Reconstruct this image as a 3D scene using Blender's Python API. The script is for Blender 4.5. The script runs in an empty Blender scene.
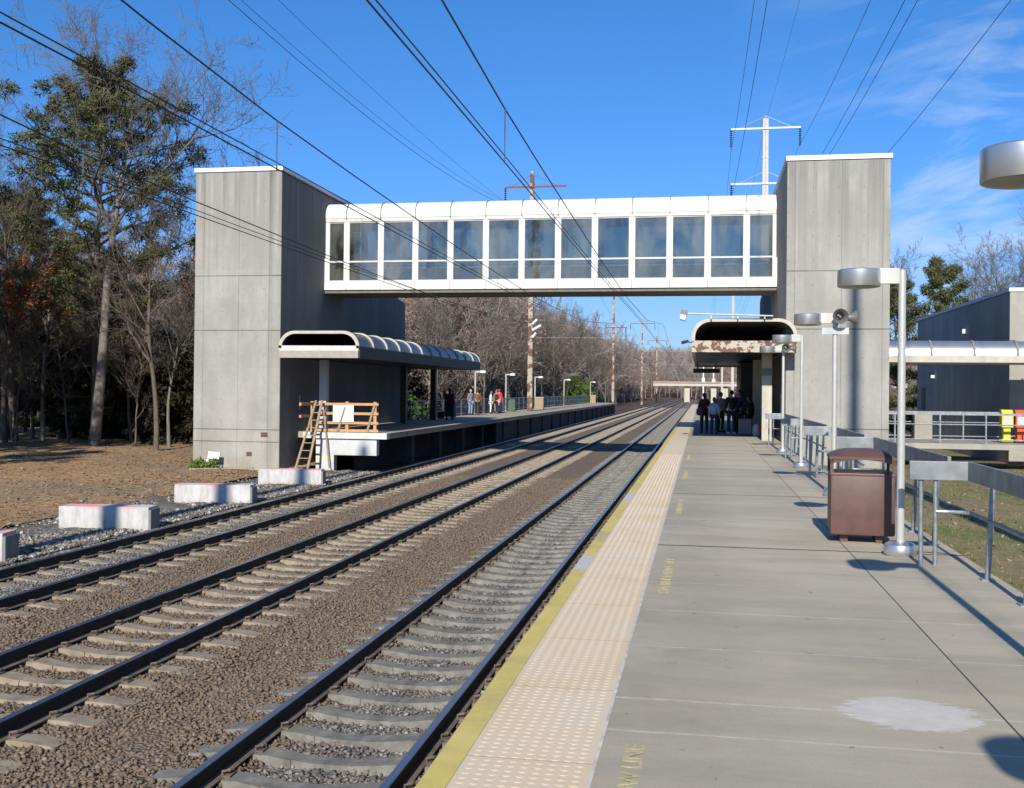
import bpy, bmesh, math, random
import numpy as np
from mathutils import Vector, Matrix
R=math.radians
random.seed(7); rng=np.random.default_rng(7)
sc=bpy.context.scene; col=sc.collection
M={}
# ------------------------------------------------------------------ materials
def newmat(name):
    m=bpy.data.materials.new(name); m.use_nodes=True
    nt=m.node_tree; b=nt.nodes['Principled BSDF']
    M[name]=m
    return m,nt,b
def nd(nt,t,**k):
    n=nt.nodes.new(t)
    for a,v in k.items():
        if a.startswith('_'): n.inputs[a[1:]].default_value=v
        else: setattr(n,a,v)
    return n
def L(nt,a,b): nt.links.new(a,b)
def ramp(nt,fac,stops,interp='LINEAR'):
    r=nt.nodes.new('ShaderNodeValToRGB'); r.color_ramp.interpolation=interp
    e=r.color_ramp.elements
    while len(e)<len(stops): e.new(.5)
    for i,(p,c) in enumerate(stops):
        e[i].position=p; e[i].color=(c[0],c[1],c[2],1) if not isinstance(c,(int,float)) else (c,c,c,1)
    L(nt,fac,r.inputs[0]); return r
def coords(nt,scale=(1,1,1),kind='Position'):
    tc=nt.nodes.new('ShaderNodeNewGeometry'); mp=nt.nodes.new('ShaderNodeMapping')
    mp.inputs['Scale'].default_value=scale
    L(nt,tc.outputs[kind],mp.inputs[0]); return mp.outputs[0]
def noise(nt,vec,scale,detail=4,rough=.55,dist=0):
    n=nd(nt,'ShaderNodeTexNoise',_Scale=scale,_Detail=detail,_Roughness=rough,_Distortion=dist)
    L(nt,vec,n.inputs['Vector']); return n.outputs['Fac']
def mixc(nt,fac,a,b,mode='MIX'):
    m=nt.nodes.new('ShaderNodeMix'); m.data_type='RGBA'; m.blend_type=mode
    for s,i in ((fac,0),(a,6),(b,7)):
        if hasattr(s,'links') or hasattr(s,'is_linked'): L(nt,s,m.inputs[i])
        elif i==0: m.inputs[0].default_value=s
        else: m.inputs[i].default_value=(*s,1)
    return m.outputs[2]
def math_(nt,op,a,b=None,c=None):
    m=nt.nodes.new('ShaderNodeMath'); m.operation=op
    for i,s in enumerate((a,b,c)):
        if s is None: continue
        if isinstance(s,(int,float)): m.inputs[i].default_value=s
        else: L(nt,s,m.inputs[i])
    return m.outputs[0]
def bump(nt,b,h,strength=.3,dist=.02):
    bp=nd(nt,'ShaderNodeBump',_Strength=strength,_Distance=dist)
    L(nt,h,bp.inputs['Height']); L(nt,bp.outputs[0],b.inputs['Normal'])
def simple(name,c,rough=.6,metal=0,var=.15,scale=6,bumps=0,stretch=(1,1,1),spec=.5):
    m,nt,b=newmat(name)
    v=coords(nt,stretch); n=noise(nt,v,scale,5)
    lo=[x*(1-var) for x in c]; hi=[min(1,x*(1+var)) for x in c]
    r=ramp(nt,n,[(.3,lo),(.7,hi)])
    L(nt,r.outputs[0],b.inputs['Base Color'])
    b.inputs['Roughness'].default_value=rough; b.inputs['Metallic'].default_value=metal
    b.inputs['Specular IOR Level'].default_value=spec
    if bumps: bump(nt,b,n,bumps,.01)
    return m
def line_mask(nt,coord,pos,hw):   # 1 on the line
    d=math_(nt,'ABSOLUTE',math_(nt,'SUBTRACT',coord,pos))
    return math_(nt,'LESS_THAN',d,hw)
# --- board-formed tower concrete (world-sized, object space = world space)
def tower_concrete(name,base,seams_z,seams_x,streak=1.0,board=0.0):
    m,nt,b=newmat(name)
    v=coords(nt); sx=nt.nodes.new('ShaderNodeSeparateXYZ'); L(nt,v,sx.inputs[0])
    vs=coords(nt,(1,1,.22))
    n1=noise(nt,vs,1.3,7,.66); n2=noise(nt,v,.55,7,.68); n3=noise(nt,v,5,7,.7); n5=noise(nt,coords(nt,(1,1,.03)),5,3,.6)
    c=ramp(nt,n1,[(.28,[x*(1-.22*streak) for x in base]),(.5,base),(.75,[min(1,x*1.12) for x in base])]).outputs[0]
    hz=math_(nt,'MULTIPLY',math_(nt,'SUBTRACT',sx.outputs[2],3),.14)   # dark weather streaks begin below the coping
    wet=math_(nt,'MULTIPLY',ramp(nt,n5,[(.38,0.),(.62,1.)]).outputs[0],ramp(nt,hz,[(.25,.03),(.55,.35),(1.,.8)]).outputs[0])
    c=mixc(nt,wet,c,tuple(x*.42 for x in base))
    c=mixc(nt,ramp(nt,n2,[(.42,0.),(.62,.75)]).outputs[0],c,(base[0]*.74,base[1]*.75,base[2]*.74))
    c=mixc(nt,ramp(nt,n3,[(.5,0.),(.75,.35)]).outputs[0],c,tuple(x*.6 for x in base))
    zi=math_(nt,'MULTIPLY',sx.outputs[2],.8)
    wn=nt.nodes.new('ShaderNodeTexWhiteNoise'); wn.noise_dimensions='1D'; L(nt,math_(nt,'FLOOR',zi),wn.inputs['W'])
    c=mixc(nt,math_(nt,'MULTIPLY',wn.outputs['Value'],.22),c,(base[0]*.66,base[1]*.66,base[2]*.62))
    th=math_(nt,'ADD',math_(nt,'POWER',math_(nt,'SUBTRACT',math_(nt,'FRACT',math_(nt,'DIVIDE',sx.outputs[0],.85)),.5),2.),math_(nt,'POWER',math_(nt,'SUBTRACT',math_(nt,'FRACT',math_(nt,'DIVIDE',sx.outputs[2],.85)),.5),2.))
    c=mixc(nt,math_(nt,'MULTIPLY',math_(nt,'LESS_THAN',th,.0012),.35 if streak==1.0 and not board else 0.),c,(.1,.1,.09))
    if seams_z:
        lo=ramp(nt,math_(nt,'MULTIPLY',math_(nt,'ADD',sx.outputs[2],1.5),.25),[(0.,.6),(.5,.0)]).outputs[0]; c=mixc(nt,math_(nt,'MULTIPLY',lo,ramp(nt,n2,[(.35,.2),(.6,1.)]).outputs[0]),c,(base[0]*.78,base[1]*.70,base[2]*.55))
    mask=None
    for z in seams_z:
        l=line_mask(nt,sx.outputs[2],z,.022); mask=l if mask is None else math_(nt,'MAXIMUM',mask,l)
    for x in seams_x:
        l=line_mask(nt,sx.outputs[0],x,.014); l=math_(nt,'MULTIPLY',l,.55); mask=l if mask is None else math_(nt,'MAXIMUM',mask,l)
    if mask is not None: c=mixc(nt,math_(nt,'MULTIPLY',mask,ramp(nt,n2,[(.35,.55),(.6,.9)]).outputs[0]),c,(.09,.09,.08))
    h=n3
    if board:
        w=math_(nt,'PINGPONG',sx.outputs[1],board)
        h=math_(nt,'MULTIPLY',math_(nt,'GREATER_THAN',w,board*.86),-1.)
        h=math_(nt,'ADD',h,math_(nt,'MULTIPLY',n3,.3))
        wn2=nt.nodes.new('ShaderNodeTexWhiteNoise'); wn2.noise_dimensions='1D'; L(nt,math_(nt,'FLOOR',math_(nt,'DIVIDE',sx.outputs[1],board*2)),wn2.inputs['W'])
        c=mixc(nt,math_(nt,'MULTIPLY',wn2.outputs['Value'],.35),c,tuple(x*.5 for x in base))
    L(nt,c,b.inputs['Base Color']); b.inputs['Roughness'].default_value=.9
    bump(nt,b,h,.35,.02)
    return m
CB=(.345,.338,.312)
tower_concrete('tower_left_c',CB,[6.05,3.94,.12,-.35],[-19.05,-17.6,-16.35])
tower_concrete('tower_right_c',CB,[6.02,3.98,.5],[3.2,4.78,6.15])
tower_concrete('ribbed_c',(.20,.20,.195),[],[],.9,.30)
tower_concrete('ribbed_light',(.56,.53,.46),[],[],1.0,.30)
tower_concrete('plain_c',(.36,.34,.30),[],[],.6)
simple('coping',(.62,.63,.65),.5,.2,.05)
simple('white_panel',(.65,.64,.61),.45,0,.11,1.6,0,(1,1,.35))
simple('white_dull',(.52,.51,.48),.5,0,.12,3)
simple('seam_grey',(.18,.18,.17),.6)
simple('soffit',(.16,.15,.12),.8)
simple('alu',(.62,.63,.64),.33,.85,.04,3)
simple('paint_pole',(.50,.50,.46),.4,.2,.06,8)
simple('galv',(.26,.285,.31),.48,.5,.3,14)
simple('galv_board',(.23,.25,.265),.5,.4,.3,5)
simple('lamp_glass',(.25,.24,.19),.35,0,.1)
simple('horn_grey',(.16,.16,.155),.5,.2,.1)
simple('black',(.012,.012,.013),.7)
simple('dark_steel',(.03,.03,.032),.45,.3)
simple('bin_brown',(.105,.055,.045),.5,0,.16,5,.05)
simple('bin_dark',(.05,.03,.025),.5)
simple('wood_new',(.50,.27,.12),.7,0,.25,8,.1,(1,1,6))
simple('wood_old',(.30,.23,.15),.8,0,.3,8,.1,(1,1,6))
simple('white_paint',(.54,.54,.53),.75,0,.1,4,.1)
simple('yellow_plastic',(.55,.52,.05),.4)
simple('red_plastic',(.55,.09,.035),.4)
simple('sign_white',(.78,.79,.78),.5,0,.05)
simple('sign_grey',(.45,.48,.48),.5,0,.05)
simple('insul',(.75,.78,.8),.2,0,.05)
simple('insul_dark',(.05,.05,.06),.3)
simple('wire',(.03,.03,.033),.5,.5)
simple('wire_pale',(.5,.52,.52),.4,.5)
simple('red_steel',(.20,.06,.045),.7,.2,.3,20)
simple('pale_steel',(.44,.43,.40),.5,.2,.15,6)
simple('trunk_grey',(.15,.135,.115),.9,0,.35,4,.4,(3,3,.6))
simple('trunk_brown',(.11,.088,.070),.95,0,.35,4,.4,(3,3,.6))
simple('twig_far',(.31,.265,.235),.95,0,.35,.25)  # paler base colour stands in for haze over the distant trees
simple('fascia_dark',(.032,.033,.036),.6,.1,.15)
simple('fascia_tan',(.33,.29,.25),.6,0,.12)
simple('under_shade',(.045,.042,.04),.95,0,.3,3)  # near-black base colour carries the shade beneath the far platform
simple('parapet_pink',(.34,.25,.23),.8)
simple('rib_cream',(.44,.41,.345),.6,0,.12,4)
simple('dark_glass_roof',(.035,.040,.045),.33,.0,.3,2)
simple('bollard_green',(.05,.09,.06),.6)
simple('skin',(.45,.27,.19),.6); simple('skin_dark',(.16,.09,.06),.6)
for n,c in dict(hair_black=(.012,.01,.009),hair_brown=(.07,.04,.025),hair_grey=(.3,.29,.28),cl_maroon=(.10,.012,.018),cl_blue=(.28,.38,.62),cl_grey=(.16,.18,.20),cl_black=(.015,.015,.018),cl_navy=(.02,.03,.07),cl_jean=(.18,.30,.50),cl_brown=(.13,.07,.045),cl_white=(.75,.70,.70),cl_red=(.62,.02,.03),cl_purple=(.06,.03,.12),cl_peach=(.65,.30,.2),cl_khaki=(.3,.25,.18),shoe=(.02,.02,.02),shoe_white=(.6,.62,.65)).items(): simple(n,c,.85,0,.15,20)
def rusty(name,base,amount,scale=7,lo=None):
    m,nt,b=newmat(name); v=coords(nt); n=noise(nt,v,scale,5,.6); n2=noise(nt,v,scale*5,3)
    rc=ramp(nt,n2,[(.3,(.08,.035,.022)),(.7,(.19,.085,.05))]).outputs[0]
    mk=ramp(nt,n,[(amount,0.),(amount+.03,1.)]).outputs[0]
    L(nt,mixc(nt,mk,base,rc),b.inputs['Base Color']); b.inputs['Roughness'].default_value=.7; return m
rusty('cream_rust',(.41,.37,.30),.51,4.5)
rusty('pole_rust',(.36,.31,.24),.5,1.6)
rusty('mast_pale',(.46,.45,.42),.66,1.5)
# rails
m,nt,b=newmat('rail_head'); b.inputs['Base Color'].default_value=(.27,.29,.33,1); b.inputs['Metallic'].default_value=.9; b.inputs['Roughness'].default_value=.32
simple('rail_side',(.022,.017,.014),.75,.1,.5,5)
simple('rail_foot',(.13,.10,.075),.85,0,.4,6)
# sleepers
m,nt,b=newmat('sleeper'); v=coords(nt); n=noise(nt,v,5,5,.65)
L(nt,ramp(nt,n,[(.25,(.15,.12,.085)),(.5,(.25,.21,.155)),(.75,(.33,.285,.215))]).outputs[0],b.inputs['Base Color']); b.inputs['Roughness'].default_value=.9; bump(nt,b,noise(nt,v,30,3),.3,.01)
m,nt,b=newmat('sleeper_grey'); v=coords(nt); n=noise(nt,v,6,5,.65)
L(nt,ramp(nt,n,[(.25,(.09,.086,.076)),(.5,(.165,.158,.14)),(.75,(.25,.24,.215))]).outputs[0],b.inputs['Base Color']); b.inputs['Roughness'].default_value=.9; bump(nt,b,noise(nt,v,30,3),.3,.01)
# ballast bed: brown between the tracks, grey inside the near and the far track
def xband(nt,x,a,b_,soft=.2):
    u=math_(nt,'SUBTRACT',x,a); u=math_(nt,'DIVIDE',u,soft); u.node.use_clamp=True
    w=math_(nt,'SUBTRACT',b_,x); w=math_(nt,'DIVIDE',w,soft); w.node.use_clamp=True
    return math_(nt,'MULTIPLY',u,w)
def ballast(name,stones):
    m,nt,b=newmat(name); v=coords(nt); sx=nt.nodes.new('ShaderNodeSeparateXYZ'); L(nt,v,sx.inputs[0])
    n=noise(nt,v,.7,4); x=math_(nt,'ADD',sx.outputs[0],math_(nt,'MULTIPLY',math_(nt,'SUBTRACT',n,.5),.5))
    if stones:
        at=nd(nt,'ShaderNodeAttribute',attribute_name='rnd'); rv=at.outputs['Fac']
    else:
        vo=nd(nt,'ShaderNodeTexVoronoi',_Scale=22.); L(nt,v,vo.inputs['Vector'])
        s3=nt.nodes.new('ShaderNodeSeparateXYZ'); L(nt,vo.outputs['Color'],s3.inputs[0]); rv=s3.outputs[0]
    br=ramp(nt,rv,[(.0,(.095,.072,.052)),(.35,(.145,.108,.078)),(.62,(.165,.124,.088)),(.8,(.195,.142,.098)),(.93,(.14,.122,.105)),(1,(.24,.20,.16))]).outputs[0]
    gr=ramp(nt,rv,[(.0,(.055,.055,.054)),(.5,(.14,.135,.13)),(.85,(.22,.215,.205)),(1,(.36,.36,.35))]).outputs[0]
    g=math_(nt,'MAXIMUM',xband(nt,x,-3.75,-1.0),xband(nt,x,-40,-9.95))
    pat=ramp(nt,noise(nt,v,.9,5,.7),[(.63,0.),(.72,.75)]).outputs[0]
    g=math_(nt,'MAXIMUM',g,pat)
    c=mixc(nt,g,br,gr)
    c=mixc(nt,ramp(nt,noise(nt,v,1.7,4),[(.35,0.),(.7,.45)]).outputs[0],c,(.17,.115,.075))
    L(nt,c,b.inputs['Base Color']); b.inputs['Roughness'].default_value=.95
    if not stones: bump(nt,b,math_(nt,'SUBTRACT',1.,vo.outputs['Distance']),.8,.05)
    return m
ballast('ballast',False); ballast('ballast_stone',True)
# platform concrete
m,nt,b=newmat('platform_c'); v=coords(nt); sx=nt.nodes.new('ShaderNodeSeparateXYZ'); L(nt,v,sx.inputs[0])
X_,Y_=sx.outputs[0],sx.outputs[1]
n1=noise(nt,v,.55,6,.6); n2=noise(nt,v,6,6,.7); n3=noise(nt,coords(nt,(.25,1.2,1)),1.6,5,.6); n4=noise(nt,v,90,2)
c=ramp(nt,n1,[(.3,(.38,.32,.232)),(.5,(.49,.425,.31)),(.7,(.53,.47,.36))]).outputs[0]
sl=nt.nodes.new('ShaderNodeTexWhiteNoise'); sl.noise_dimensions='2D'; cc=nt.nodes.new('ShaderNodeCombineXYZ'); L(nt,math_(nt,'FLOOR',math_(nt,'DIVIDE',math_(nt,'SUBTRACT',Y_,-.15),1.52)),cc.inputs[0]); L(nt,math_(nt,'GREATER_THAN',X_,1.62),cc.inputs[1]); L(nt,cc.outputs[0],sl.inputs['Vector'])
c=mixc(nt,math_(nt,'MULTIPLY',sl.outputs['Value'],.42),c,(.29,.262,.20))
lf=math_(nt,'MULTIPLY',ramp(nt,X_,[(0.,1.),(.55,0.)]).outputs[0],ramp(nt,noise(nt,v,1.1,5,.65),[(.35,0.),(.62,.55)]).outputs[0]); c=mixc(nt,lf,c,(.25,.205,.15))
gum=ramp(nt,noise(nt,v,9.,2,.4),[(.735,0.),(.745,.65)]).outputs[0]; c=mixc(nt,gum,c,(.12,.105,.09))
br_=noise(nt,coords(nt,(.6,22,1)),3.,3,.6); c=mixc(nt,ramp(nt,br_,[(.4,0.),(.75,.22)]).outputs[0],c,(.22,.20,.165))
c=mixc(nt,ramp(nt,n3,[(.4,0.),(.65,.45)]).outputs[0],c,(.235,.22,.18))
c=mixc(nt,ramp(nt,n2,[(.45,0.),(.8,.4)]).outputs[0],c,(.40,.385,.335))
c=mixc(nt,ramp(nt,n4,[(.45,0.),(.75,.3)]).outputs[0],c,(.17,.16,.14))
sp=noise(nt,v,2.3,6,.75); c=mixc(nt,ramp(nt,sp,[(.64,0.),(.72,.5)]).outputs[0],c,(.13,.10,.075))
Yw=math_(nt,'ADD',Y_,math_(nt,'MULTIPLY',math_(nt,'SUBTRACT',noise(nt,v,3,4),.5),.03))
pale=None
for y,w in ((5.42,.012),(6.0,.014),(7.25,.008),(8.45,.014),(9.7,.008),(14.6,.02),(16.9,.02),(20.4,.02),(27.,.03),(33.,.03)):
    l=line_mask(nt,Yw,y,w); pale=l if pale is None else math_(nt,'MAXIMUM',pale,l)
c=mixc(nt,math_(nt,'MULTIPLY',pale,ramp(nt,n2,[(.35,.15),(.6,.8)]).outputs[0]),c,(.50,.48,.42))
dark=line_mask(nt,Yw,12.05,.03)
for y in (18.2,24.3,30.4,36.5,42.6): dark=math_(nt,'MAXIMUM',dark,line_mask(nt,Yw,y,.03))
dark=math_(nt,'MAXIMUM',dark,line_mask(nt,X_,1.62,.006))
c=mixc(nt,dark,c,(.045,.042,.038))
# repair patch
px=math_(nt,'DIVIDE',math_(nt,'SUBTRACT',X_,1.14),.38); py=math_(nt,'DIVIDE',math_(nt,'SUBTRACT',Y_,6.02),.30)
rr=math_(nt,'ADD',math_(nt,'MULTIPLY',px,px),math_(nt,'MULTIPLY',py,py))
rr=math_(nt,'ADD',rr,math_(nt,'MULTIPLY',math_(nt,'SUBTRACT',noise(nt,coords(nt,(1,2.5,1)),5,8,.75),.5),2.6))
pc=ramp(nt,n2,[(.3,(.46,.435,.40)),(.7,(.58,.55,.52))]).outputs[0]
c=mixc(nt,math_(nt,'MULTIPLY',ramp(nt,rr,[(.80,1.),(1.05,0.)]).outputs[0],.88),c,pc)
L(nt,c,b.inputs['Base Color']); b.inputs['Roughness'].default_value=.85
hb=math_(nt,'SUBTRACT',math_(nt,'ADD',math_(nt,'MULTIPLY',n4,.15),math_(nt,'MULTIPLY',n2,.1)),dark); bump(nt,b,hb,.25,.01)
# tactile paving
m,nt,b=newmat('tactile'); v=coords(nt); sx=nt.nodes.new('ShaderNodeSeparateXYZ'); L(nt,v,sx.inputs[0])
n1=noise(nt,v,1.2,6,.65); n2=noise(nt,v,14,4)
c=ramp(nt,n1,[(.3,(.57,.44,.28)),(.5,(.63,.51,.36)),(.72,(.59,.52,.41))]).outputs[0]
ty=math_(nt,'DIVIDE',sx.outputs[1],1.22); wn=nt.nodes.new('ShaderNodeTexWhiteNoise'); wn.noise_dimensions='1D'; L(nt,math_(nt,'FLOOR',ty),wn.inputs['W'])
c=mixc(nt,math_(nt,'MULTIPLY',wn.outputs['Value'],.3),c,(.58,.45,.29))
c=mixc(nt,ramp(nt,noise(nt,v,3.2,6,.8),[(.70,0.),(.74,.7)]).outputs[0],c,(.24,.15,.09))
j=math_(nt,'LESS_THAN',math_(nt,'FRACT',ty),.006); c=mixc(nt,j,c,(.30,.22,.15))
L(nt,c,b.inputs['Base Color']); b.inputs['Roughness'].default_value=.7
m,nt,b=newmat('yellow_edge'); v=coords(nt); n1=noise(nt,v,2.2,6,.7); n2=noise(nt,coords(nt,(.2,1,1)),.75,3,.5)
c=ramp(nt,n1,[(.3,(.40,.33,.14)),(.5,(.54,.43,.12)),(.7,(.58,.48,.18))]).outputs[0]
sy=nt.nodes.new('ShaderNodeSeparateXYZ'); L(nt,v,sy.inputs[0]); yw=math_(nt,'ADD',sy.outputs[1],math_(nt,'MULTIPLY',math_(nt,'SUBTRACT',n1,.5),.35))
pt_=math_(nt,'MAXIMUM',line_mask(nt,yw,10.6,.45),line_mask(nt,yw,17.3,.7)); c=mixc(nt,pt_,c,(.46,.45,.43)); c=mixc(nt,math_(nt,'MULTIPLY',line_mask(nt,yw,12.6,.5),.6),c,(.36,.33,.22))
L(nt,c,b.inputs['Base Color']); b.inputs['Roughness'].default_value=.8
simple('edge_concrete',(.26,.24,.2),.9,0,.25,4,.2)
simple('white_line',(.50,.46,.41),.8,0,.3,9)
m,nt,b=newmat('yellow_text'); v=coords(nt); n=noise(nt,v,28,5,.7)
L(nt,mixc(nt,ramp(nt,n,[(.42,0.),(.56,.85)]).outputs[0],(.50,.43,.17),(.35,.32,.26)),b.inputs['Base Color']); b.inputs['Roughness'].default_value=.85
# ground sorts
def ground(name,stops,sc1,sc2,extra=None,bmp=.5):
    m,nt,b=newmat(name); v=coords(nt); n=noise(nt,v,sc2,8,.75); n1=noise(nt,v,sc1,4)
    c=ramp(nt,n,stops).outputs[0]
    if extra: c=mixc(nt,ramp(nt,n1,[(.42,0.),(.6,1.)]).outputs[0],c,ramp(nt,n,extra).outputs[0])
    L(nt,c,b.inputs['Base Color']); b.inputs['Roughness'].default_value=1; b.inputs['Specular IOR Level'].default_value=.1
    bump(nt,b,n,bmp,.08); return m
ground('leaf_ground',[(.3,(.18,.11,.060)),(.5,(.33,.21,.115)),(.7,(.43,.30,.18))],.22,3.2,[(.3,(.16,.13,.085)),(.6,(.29,.22,.145))])
ground('lawn_ground',[(.35,(.11,.125,.045)),(.6,(.20,.20,.085))],.5,3.5,[(.3,(.16,.115,.07)),(.65,(.30,.23,.15))])
ground('rubble_ground',[(.3,(.07,.062,.055)),(.5,(.16,.15,.135)),(.66,(.24,.23,.22)),(.8,(.45,.45,.44))],.4,4.5,[(.3,(.09,.06,.045)),(.65,(.20,.15,.11))],.8)
ground('hill_ground',[(.3,(.06,.042,.034)),(.6,(.12,.085,.065))],.03,.3)
m,nt,b=newmat('rubble_stone'); at=nd(nt,'ShaderNodeAttribute',attribute_name='rnd')
L(nt,ramp(nt,at.outputs['Fac'],[(0,(.09,.08,.065)),(.5,(.18,.155,.13)),(.8,(.27,.26,.24)),(1,(.48,.48,.47))]).outputs[0],b.inputs['Base Color']); b.inputs['Roughness'].default_value=.95
def leafmat(name,stops,trans=.0,rough=.7):
    m,nt,b=newmat(name); at=nd(nt,'ShaderNodeAttribute',attribute_name='rnd')
    L(nt,ramp(nt,at.outputs['Fac'],stops).outputs[0],b.inputs['Base Color']); b.inputs['Roughness'].default_value=rough; b.inputs['Specular IOR Level'].default_value=.25
leafmat('needles',[(0,(.032,.040,.016)),(.5,(.075,.082,.030)),(1,(.14,.13,.05))])
leafmat('holly',[(0,(.018,.018,.010)),(1,(.06,.05,.028))])
leafmat('bush_green',[(0,(.05,.09,.015)),(1,(.13,.2,.035))])
leafmat('oak_leaves',[(0,(.10,.035,.018)),(.6,(.26,.09,.035)),(1,(.42,.17,.06))])
leafmat('litter',[(0,(.14,.08,.045)),(.6,(.28,.18,.11)),(1,(.40,.30,.19))])
leafmat('blades',[(0,(.08,.11,.035)),(.6,(.16,.18,.06)),(1,(.30,.26,.14))])
# glass of the bridge; patchy grey is dust plus painted reflections
m,nt,b=newmat('bridge_glass'); nt.nodes.remove(b); out=nt.nodes['Material Output']
tr=nd(nt,'ShaderNodeBsdfTransparent'); tr.inputs[0].default_value=(.72,.72,.67,1)
gl=nd(nt,'ShaderNodeBsdfGlossy'); gl.inputs[0].default_value=(.8,.85,.9,1); gl.inputs['Roughness'].default_value=.03
bp=nd(nt,'ShaderNodeBump',_Strength=.08,_Distance=.05); L(nt,noise(nt,coords(nt),1.1,3),bp.inputs['Height']); L(nt,bp.outputs[0],gl.inputs['Normal'])
fr=nd(nt,'ShaderNodeFresnel',_IOR=1.75); mx=nt.nodes.new('ShaderNodeMixShader'); L(nt,math_(nt,'ADD',fr.outputs[0],.04),mx.inputs[0]); L(nt,tr.outputs[0],mx.inputs[1]); L(nt,gl.outputs[0],mx.inputs[2]); df=nd(nt,'ShaderNodeBsdfDiffuse'); df.inputs[0].default_value=(.34,.36,.34,1); mx2=nt.nodes.new('ShaderNodeMixShader'); L(nt,ramp(nt,noise(nt,coords(nt,(1,1,.5)),.9,5,.6,.6),[(.38,.02),(.68,.26)]).outputs[0],mx2.inputs[0]); L(nt,mx.outputs[0],mx2.inputs[1]); L(nt,df.outputs[0],mx2.inputs[2]); L(nt,mx2.outputs[0],out.inputs[0])
# painted white pier blocks with pink spray line near the top
m,nt,b=newmat('pier_white'); v=coords(nt); sx=nt.nodes.new('ShaderNodeSeparateXYZ'); L(nt,v,sx.inputs[0])
n=noise(nt,coords(nt,(1,1,.3)),6,5,.65); c=ramp(nt,n,[(.3,(.36,.34,.31)),(.5,(.49,.48,.47)),(.7,(.56,.55,.55))]).outputs[0]
lz=math_(nt,'ADD',sx.outputs[2],1.47)
lowz=ramp(nt,math_(nt,'ADD',lz,math_(nt,'MULTIPLY',n,.25)),[(.05,1.),(.28,0.)]).outputs[0]; c=mixc(nt,math_(nt,'MULTIPLY',lowz,.6),c,(.34,.29,.23))
pk=math_(nt,'GREATER_THAN',math_(nt,'ADD',lz,math_(nt,'MULTIPLY',n,.06)),.49); c=mixc(nt,math_(nt,'MULTIPLY',pk,ramp(nt,noise(nt,v,1.3,2),[(.45,0.),(.55,.7)]).outputs[0]),c,(.75,.28,.30))
L(nt,c,b.inputs['Base Color']); b.inputs['Roughness'].default_value=.9
# white end wall with the lime survey line
m,nt,b=newmat('endwall_white'); v=coords(nt); sx=nt.nodes.new('ShaderNodeSeparateXYZ'); L(nt,v,sx.inputs[0])
c=ramp(nt,noise(nt,v,3,5),[(.3,(.46,.47,.46)),(.7,(.55,.56,.56))]).outputs[0]
c=mixc(nt,math_(nt,'MULTIPLY',line_mask(nt,sx.outputs[2],-1.0,.035),.7),c,(.60,.70,.12)); L(nt,c,b.inputs['Base Color']); b.inputs['Roughness'].default_value=.85

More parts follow.
